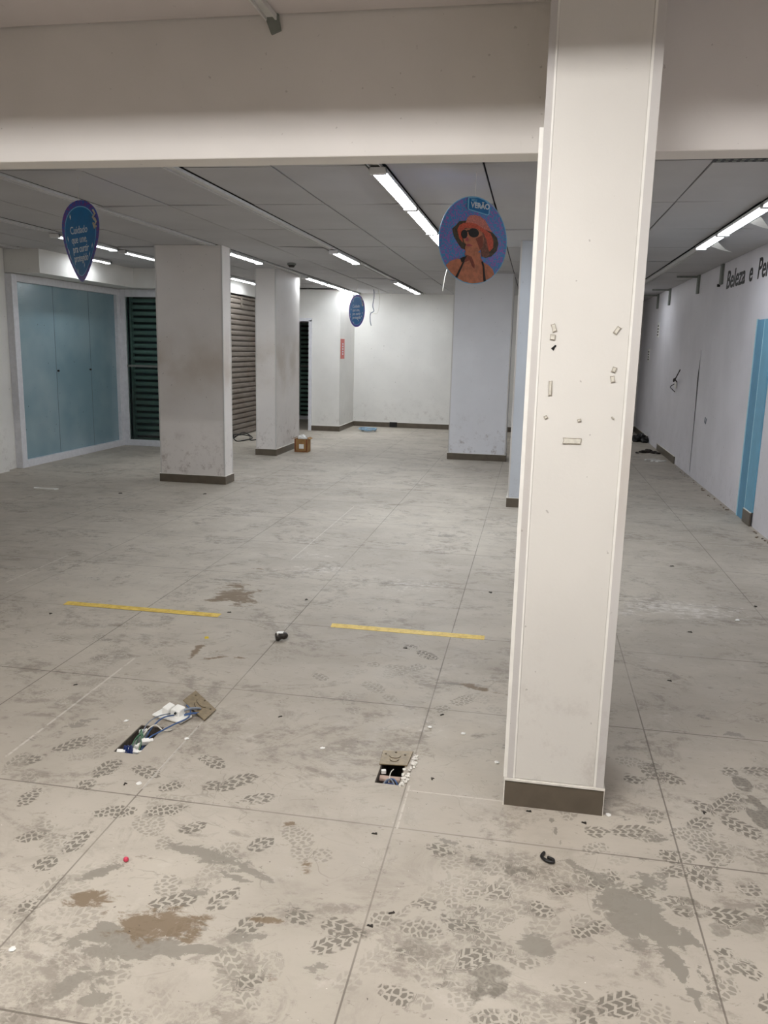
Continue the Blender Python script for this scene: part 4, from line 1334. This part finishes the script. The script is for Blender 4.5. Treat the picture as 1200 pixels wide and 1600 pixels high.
# pulled-out socket module and its cover plate
t = thing('power_socket', (-1.37, 2.94, 0.0), 'white double power socket pulled out of the long floor box', 'socket')
m = MB().rbox((-1.375, 2.935, 0.009), (0.15, 0.07, 0.010), (0, 0, -0.28))
mk('frame_plate', m, M_WHITEP, t, bevel=0.003)
m = MB().rbox((-1.394, 2.948, 0.030), (0.036, 0.05, 0.034), (0.2, 0.15, -0.35), 0.85)
mk('socket_module', m, M_WHITEP, t, bevel=0.004)
m = MB().rbox((-1.352, 2.944, 0.028), (0.046, 0.05, 0.030), (0.15, 0.1, -0.25), 0.9)
sm_ = mk('socket_module', m, M_WHITEP, t, bevel=0.004)
mk('pin_hole', MB().tube([(-1.352, 2.944 - 0.024, 0.031), (-1.352, 2.944 - 0.031, 0.030)], 0.005, 10), M_BLACK, sm_)
mk('wire_stub', MB().tube(spline([(-1.33, 2.95, 0.03), (-1.31, 2.96, 0.035), (-1.29, 2.98, 0.03), (-1.28, 3.0, 0.02)]), 0.005, 8), M_GREYCAB, t)
mk('wire_stub', MB().tube(spline([(-1.32, 2.93, 0.02), (-1.30, 2.95, 0.02), (-1.275, 2.97, 0.015)]), 0.004, 8), M_BLUECAB, t)


def lid(c4, zs, label, marks=True):
    """c4: four floor points in order, zs: their heights"""
    cx = sum(p[0] for p in c4) / 4
    cyy = sum(p[1] for p in c4) / 4
    t = thing('floor_box_cover', (cx, cyy, min(zs)), label, 'cover', 'khaki covers of the floor boxes')
    P = [Vector((p[0], p[1], z)) for p, z in zip(c4, zs)]
    nrm = (P[1] - P[0]).cross(P[3] - P[0]).normalized()
    if nrm.z < 0:
        nrm = -nrm
    e1, e2 = P[1] - P[0], P[3] - P[0]
    mk('plate', MB().add([p for p in P] + [p + nrm * 0.004 for p in P], [(3, 2, 1, 0), (4, 5, 6, 7), (0, 1, 5, 4), (1, 2, 6, 5), (2, 3, 7, 6), (3, 0, 4, 7)]), M_LID, t, bevel=0.001)
    m = MB()
    for (v0, s_) in ((0.62, 0.2), (0.38, 0.16)):
        pts = []
        for k in range(9):
            a = PI + PI * k / 8
            pts.append(P[0] + e1 * (0.5 + s_ * math.cos(a)) + e2 * (v0 + 0.16 * math.sin(a)) + nrm * 0.0045)
        m.tube(pts, 0.0016, 6)
    mk('relief_line', m, M_LIDM, t)
    m = MB()
    for (u, v) in ((0.15, 0.75), (0.85, 0.75), (0.5, 0.9)):
        q = P[0] + e1 * u + e2 * v
        m.tube([q + nrm * 0.003, q + nrm * 0.006], 0.004, 10)
    mk('screw', m, M_LIDM, t)
    return t


lid([(-1.372, 3.035), (-1.233, 2.925), (-1.226, 3.035), (-1.362, 3.145)], [0.030, 0.006, 0.004, 0.028], 'loose khaki cover lying tilted beside the long floor box')
h2 = floor_box(HOLE2, 'smaller half-covered floor box with white crumbling filler beside it')
cable(h2, [(-0.455, 2.63, -0.04), (-0.44, 2.66, -0.015), (-0.42, 2.665, -0.012), (-0.40, 2.64, -0.03)], 0.0029, M_GREYCAB)
cable(h2, [(-0.46, 2.65, -0.05), (-0.43, 2.68, -0.02), (-0.41, 2.68, -0.02), (-0.395, 2.66, -0.03)], 0.0029, M_BLUECAB)
cable(h2, [(-0.45, 2.64, -0.05), (-0.43, 2.65, -0.02), (-0.405, 2.65, -0.025), (-0.39, 2.63, -0.05)], 0.0032, M_NAVY)
cable(h2, [(-0.43, 2.66, -0.03), (-0.428, 2.69, 0.0), (-0.42, 2.71, 0.005)], 0.0018, M_WHCAB)
mk('cable_duct', MB().tube([(-0.468, 2.70, -0.03), (-0.388, 2.70, -0.03)], 0.012, 10), simple('pinkish_duct', (186, 160, 146), 0.6), h2)
mk('connector', MB().rbox((-0.458, 2.718, -0.012), (0.018, 0.014, 0.014), (0, 0, 0.3)), M_WHITEP, h2, bevel=0.002)
lid([(-0.478, 2.738), (-0.376, 2.748), (-0.370, 2.862), (-0.484, 2.842)], [0.002, 0.002, 0.002, 0.002], 'khaki cover lying flat over the back half of the smaller floor box')
m = MB()
r = random.Random(5)
for k in range(46):
    x = -0.372 + r.uniform(-0.011, 0.012)
    y = r.uniform(2.61, 2.84)
    if y > 2.74:
        x = -0.362 + r.uniform(0, 0.014)
    m.blob((x, y, 0.003), r.uniform(0.003, 0.008), k, 6, 4, 0.35, 0.5)
o = mk('filler_crumbs', m, M_GROUT, origin=(-0.365, 2.7, 0))
tag(o, 'white crumbling filler along the smaller floor box', 'rubble')
o['kind'] = 'stuff'

# ================================================================ LITTER
# open carton
t = thing('cardboard_box', (-3.245, 11.48, 0), 'small open cardboard box with white plastic in it, at the foot of the narrow pillar', 'box')
bx0, bx1, by0, by1, bh = -3.345, -3.150, 11.41, 11.58, 0.19
m = MB()
m.box(bx0, bx1, by0, by1, 0, 0.006)
m.box(bx0, bx0 + .005, by0, by1, 0.006, bh)
m.box(bx1 - .005, bx1, by0, by1, 0.006, bh)
m.box(bx0 + .005, bx1 - .005, by0, by0 + .005, 0.006, bh)
m.box(bx0 + .005, bx1 - .005, by1 - .005, by1, 0.006, bh)
mk('carton', m, M_CARD, t)
m = MB()
m.rbox((bx0 - 0.012, (by0 + by1) / 2, bh + 0.008), (0.045, by1 - by0, 0.004), (0, -0.5, 0))
m.rbox((bx1 + 0.012, (by0 + by1) / 2, bh + 0.008), (0.045, by1 - by0, 0.004), (0, 0.5, 0))
mk('flap', m, M_CARD, t)
mk('paper_label', MB().box(-3.275, -3.205, by0 - 0.001, by0, 0.05, 0.115), M_WHITEP, t)
m = MB().box(-3.335, -3.16, by0 - 0.0012, by0, 0.008, 0.016)
m.box(-3.34, -3.325, by0 - 0.0012, by0, 0.02, bh)
m.box(-3.172, -3.157, by0 - 0.0012, by0, 0.02, bh)
mk('printed_band', m, simple('carton_print', (120, 62, 40), 0.8), t)
m = MB().blob((-3.25, 11.49, 0.19), 0.07, 11, 12, 8, 0.16, 0.75)
tag(mk('plastic_bag', m, M_BAGW, origin=(-3.25, 11.49, 0.15), smooth=False), 'crumpled white plastic bag stuffed in the cardboard box', 'bag')

# blue cable coil before the back wall
r = random.Random(2)
pts = []
for k in range(60):
    a = k * 0.55
    rr = 0.10 + 0.05 * math.sin(k * 0.7) + r.uniform(-0.02, 0.02)
    pts.append((-2.95 + rr * 1.15 * math.cos(a), 14.75 + rr * 1.4 * math.sin(a), 0.014 + 0.035 * abs(math.sin(k * 0.37))))
wire('cable_coil', pts, 0.008, simple('pale_blue_cable', (140, 172, 196), 0.5, var=0.2), 'tangled pale blue cable coil on the floor by the back wall', 'cable', 'cables on the floor')
# crushed can
t = thing('crushed_can', (-1.212, 3.905, 0), 'small crushed dark can with a pale top, on the floor between the yellow strips', 'can')
m = MB()
ax = Vector((0.85, 0.5, 0.05)).normalized()
c0 = Vector((-1.238, 3.885, 0.024))
prof = [(0.0, 0.017), (0.004, 0.022), (0.018, 0.021), (0.03, 0.015), (0.042, 0.020), (0.058, 0.016), (0.066, 0.006)]
m.tube([c0 + ax * a for a, _ in prof], [b for _, b in prof], 12)
mk('can_body', m, simple('dark_can', (58, 54, 50), 0.35, metal=0.5, var=0.3, scale=80), t, smooth=True)
mk('torn_label', MB().rbox((-1.214, 3.905, 0.044), (0.032, 0.024, 0.005), (0.1, 0.1, 0.5)), M_WHITEP, t, bevel=0.002)
mk('torn_label', MB().rbox((-1.228, 3.885, 0.040), (0.008, 0.02, 0.02), (0.3, 0.1, 0.5)), M_WHITEP, t, bevel=0.002)

# white shard at left
m = MB()
m.prism([(-5.0, 7.60), (-4.99, 7.57), (-4.76, 7.575), (-4.735, 7.61), (-4.77, 7.60), (-4.97, 7.595)], lambda u, v, d: (u, v, d), 0.0, 0.012)
tag(mk('plastic_shard', m, M_WHITEP, origin=(-4.87, 7.59, 0)), 'long white plastic shard on the floor before the teal glass front', 'shard')

# dark clothes and rubbish far right
m = MB()
for (x, y, rr, sd) in ((1.88, 14.9, 0.10, 1), (1.80, 14.85, 0.08, 2), (1.93, 14.75, 0.07, 3), (1.86, 14.95, 0.07, 8)):
    m.blob((x, y, rr * 0.7), rr, sd, 9, 6, 0.25, 0.75)
tag(mk('black_bag', m, M_BLACK, origin=(1.87, 14.87, 0)), 'black rubbish bag slumped by the far end of the right wall', 'bag')
m = MB()
for (x, y, rr, sd) in ((1.72, 13.2, 0.06, 4), (1.80, 13.25, 0.07, 5), (1.88, 13.18, 0.05, 6), (1.93, 13.12, 0.04, 7), (1.62, 13.1, 0.03, 9)):
    m.blob((x, y, rr * 0.35), rr, sd, 9, 6, 0.3, 0.4)
tag(mk('dark_rag', m, M_DARK, origin=(1.8, 13.2, 0)), 'flat heap of dark rags on the floor before the black rubbish bag', 'rag')
for i, (x, y, a, lab) in enumerate(((1.72, 12.35, 0.9, 'leftmost of three white splinters on the floor by the right wall'), (1.78, 12.25, 0.7, 'middle of three white splinters on the floor by the right wall'), (1.85, 12.2, 0.8, 'largest white splinter of the three by the right wall'))):
    m = MB().rbox((x, y, 0.006), (0.03 + 0.01 * i, 0.22, 0.012), (0, 0, -a), 0.8)
    tag(mk('splinter', m, M_WHITEP, origin=(x, y, 0)), lab, 'splinter', 'white splinters by the right wall')
r = random.Random(9)
m = MB()
for k in range(40):
    y = r.uniform(7.0, 11.6)
    m.blob((1.97 - abs(r.gauss(0, 0.03)), y if not 7.65 < y < 8.35 else 8.5,  0.006), r.uniform(0.004, 0.012), k, 6, 4, 0.35, 0.5)
o = mk('plaster_crumbs', m, simple('plaster_dust', (128, 112, 96), 0.9, var=0.3, scale=50), origin=(1.96, 9, 0))
tag(o, 'brown plaster crumbs along the foot of the right wall', 'rubble')
o['kind'] = 'stuff'

# individual bits of dirt on the floor
BITS = [(-1.267,2.426,'w','below the long floor box'),(-1.314,2.415,'d','left of the white chip below the long floor box'),(-0.297,1.953,'d','lowest before the viewer, right of centre'),(-0.413,2.307,'d','below the smaller floor box'),(0.925,4.566,'d','right of the foreground pillar, farther one'),(0.704,3.819,'d','right of the foreground pillar, nearer one'),(-2.588,4.007,'d','just under the left yellow strip'),(-1.928,3.147,'d','upper left of the long floor box'),(-4.039,7.581,'d','near the foot of the broad pillar'),(-0.197,3.057,'w','far one between smaller floor box and foreground pillar'),(-0.054,2.851,'w','beside the foreground pillar edge'),(0.241,2.512,'d','right under the foreground pillar skirting'),(0.323,2.576,'w','at the right corner of the foreground pillar'),(-1.204,1.621,'w','at the lower left of the picture'),(-0.950,3.043,'d','between the two floor boxes'),(-0.712,2.814,'w','left of the smaller floor box'),(-0.334,3.083,'w','behind the smaller floor box'),(-0.299,3.212,'d','well behind the smaller floor box'),(-0.197,5.048,'d','beyond the right yellow strip'),(-0.570,3.946,'d','under the right yellow strip'),(-1.279,4.615,'d','between the brown stain and the right yellow strip'),(1.056,6.045,'d','far down the right aisle'),(1.409,5.162,'d','in the right aisle at the picture edge'),(1.235,4.845,'w','in the dusty patch of the right aisle'),(0.064,2.543,'d','under the left half of the foreground skirting'),(-0.345,1.891,'d','on the near tile joint'),(-0.277,2.683,'d','right of the smaller floor box'),(-1.636,4.272,'d','touching the end of the left yellow strip'),(-1.540,2.863,'w','left of the pulled-out socket'),(-1.241,2.773,'w','on the pale joint right of the long floor box'),(0.641,2.662,'d','in the footprints right of the pillar'),(-3.230,7.801,'d','in front of the broad pillar')]
for i, (x, y, k, where) in enumerate(BITS):
    r = random.Random(100 + i)
    far = 1 + max(0, y - 3.0) * 0.25
    s_ = (0.0095 if k == 'w' else 0.0062) * far
    if k == 'w':
        m = MB().blob((x, y, s_ * 0.3), s_, i, 8, 5, 0.25, 0.35)
        tag(mk('white_chip', m, M_WHITEP, origin=(x, y, 0)), 'small white chip on the floor, ' + where, 'chip', 'white chips on the floor')
    else:
        a = r.uniform(0, PI)
        m = MB().rbox((x, y, s_ * 0.25), (s_ * 3.0, s_ * 0.9, s_ * 0.5), (0, 0, a), 0.6)
        m.rbox((x + s_ * 0.6, y + s_ * 0.5, s_ * 0.25), (s_ * 1.6, s_ * 0.7, s_ * 0.45), (0, 0, a + 1.0), 0.6)
        tag(mk('dirt_crumb', m, M_DARK, origin=(x, y, 0)), 'dark dirt crumb, ' + where, 'dirt', 'dirt crumbs on the floor')
tag(mk('pink_bead', MB().blob((-1.101, 2.013, 0.007), 0.008, 1, 12, 8, 0.04), M_PINK, origin=(-1.101, 2.013, 0), smooth=True), 'small bright pink bead on the floor at lower left', 'bead')
tag(mk('yellow_chip', MB().rbox((-1.598, 3.847, 0.004), (0.022, 0.014, 0.008), (0, 0, 0.5), 0.7), M_YELB, origin=(-1.598, 3.847, 0)), 'small yellow chip below the left yellow tape', 'chip')
m = MB().tube(spline([(0.112, 2.312, 0.006), (0.104, 2.29, 0.007), (0.118, 2.272, 0.006), (0.136, 2.268, 0.006), (0.138, 2.28, 0.007), (0.122, 2.29, 0.006)]), 0.005, 8)
tag(mk('bent_clip', m, M_BLACK, origin=(0.12, 2.29, 0), smooth=True), 'small black hook-shaped clip on the floor before the foreground pillar', 'clip')
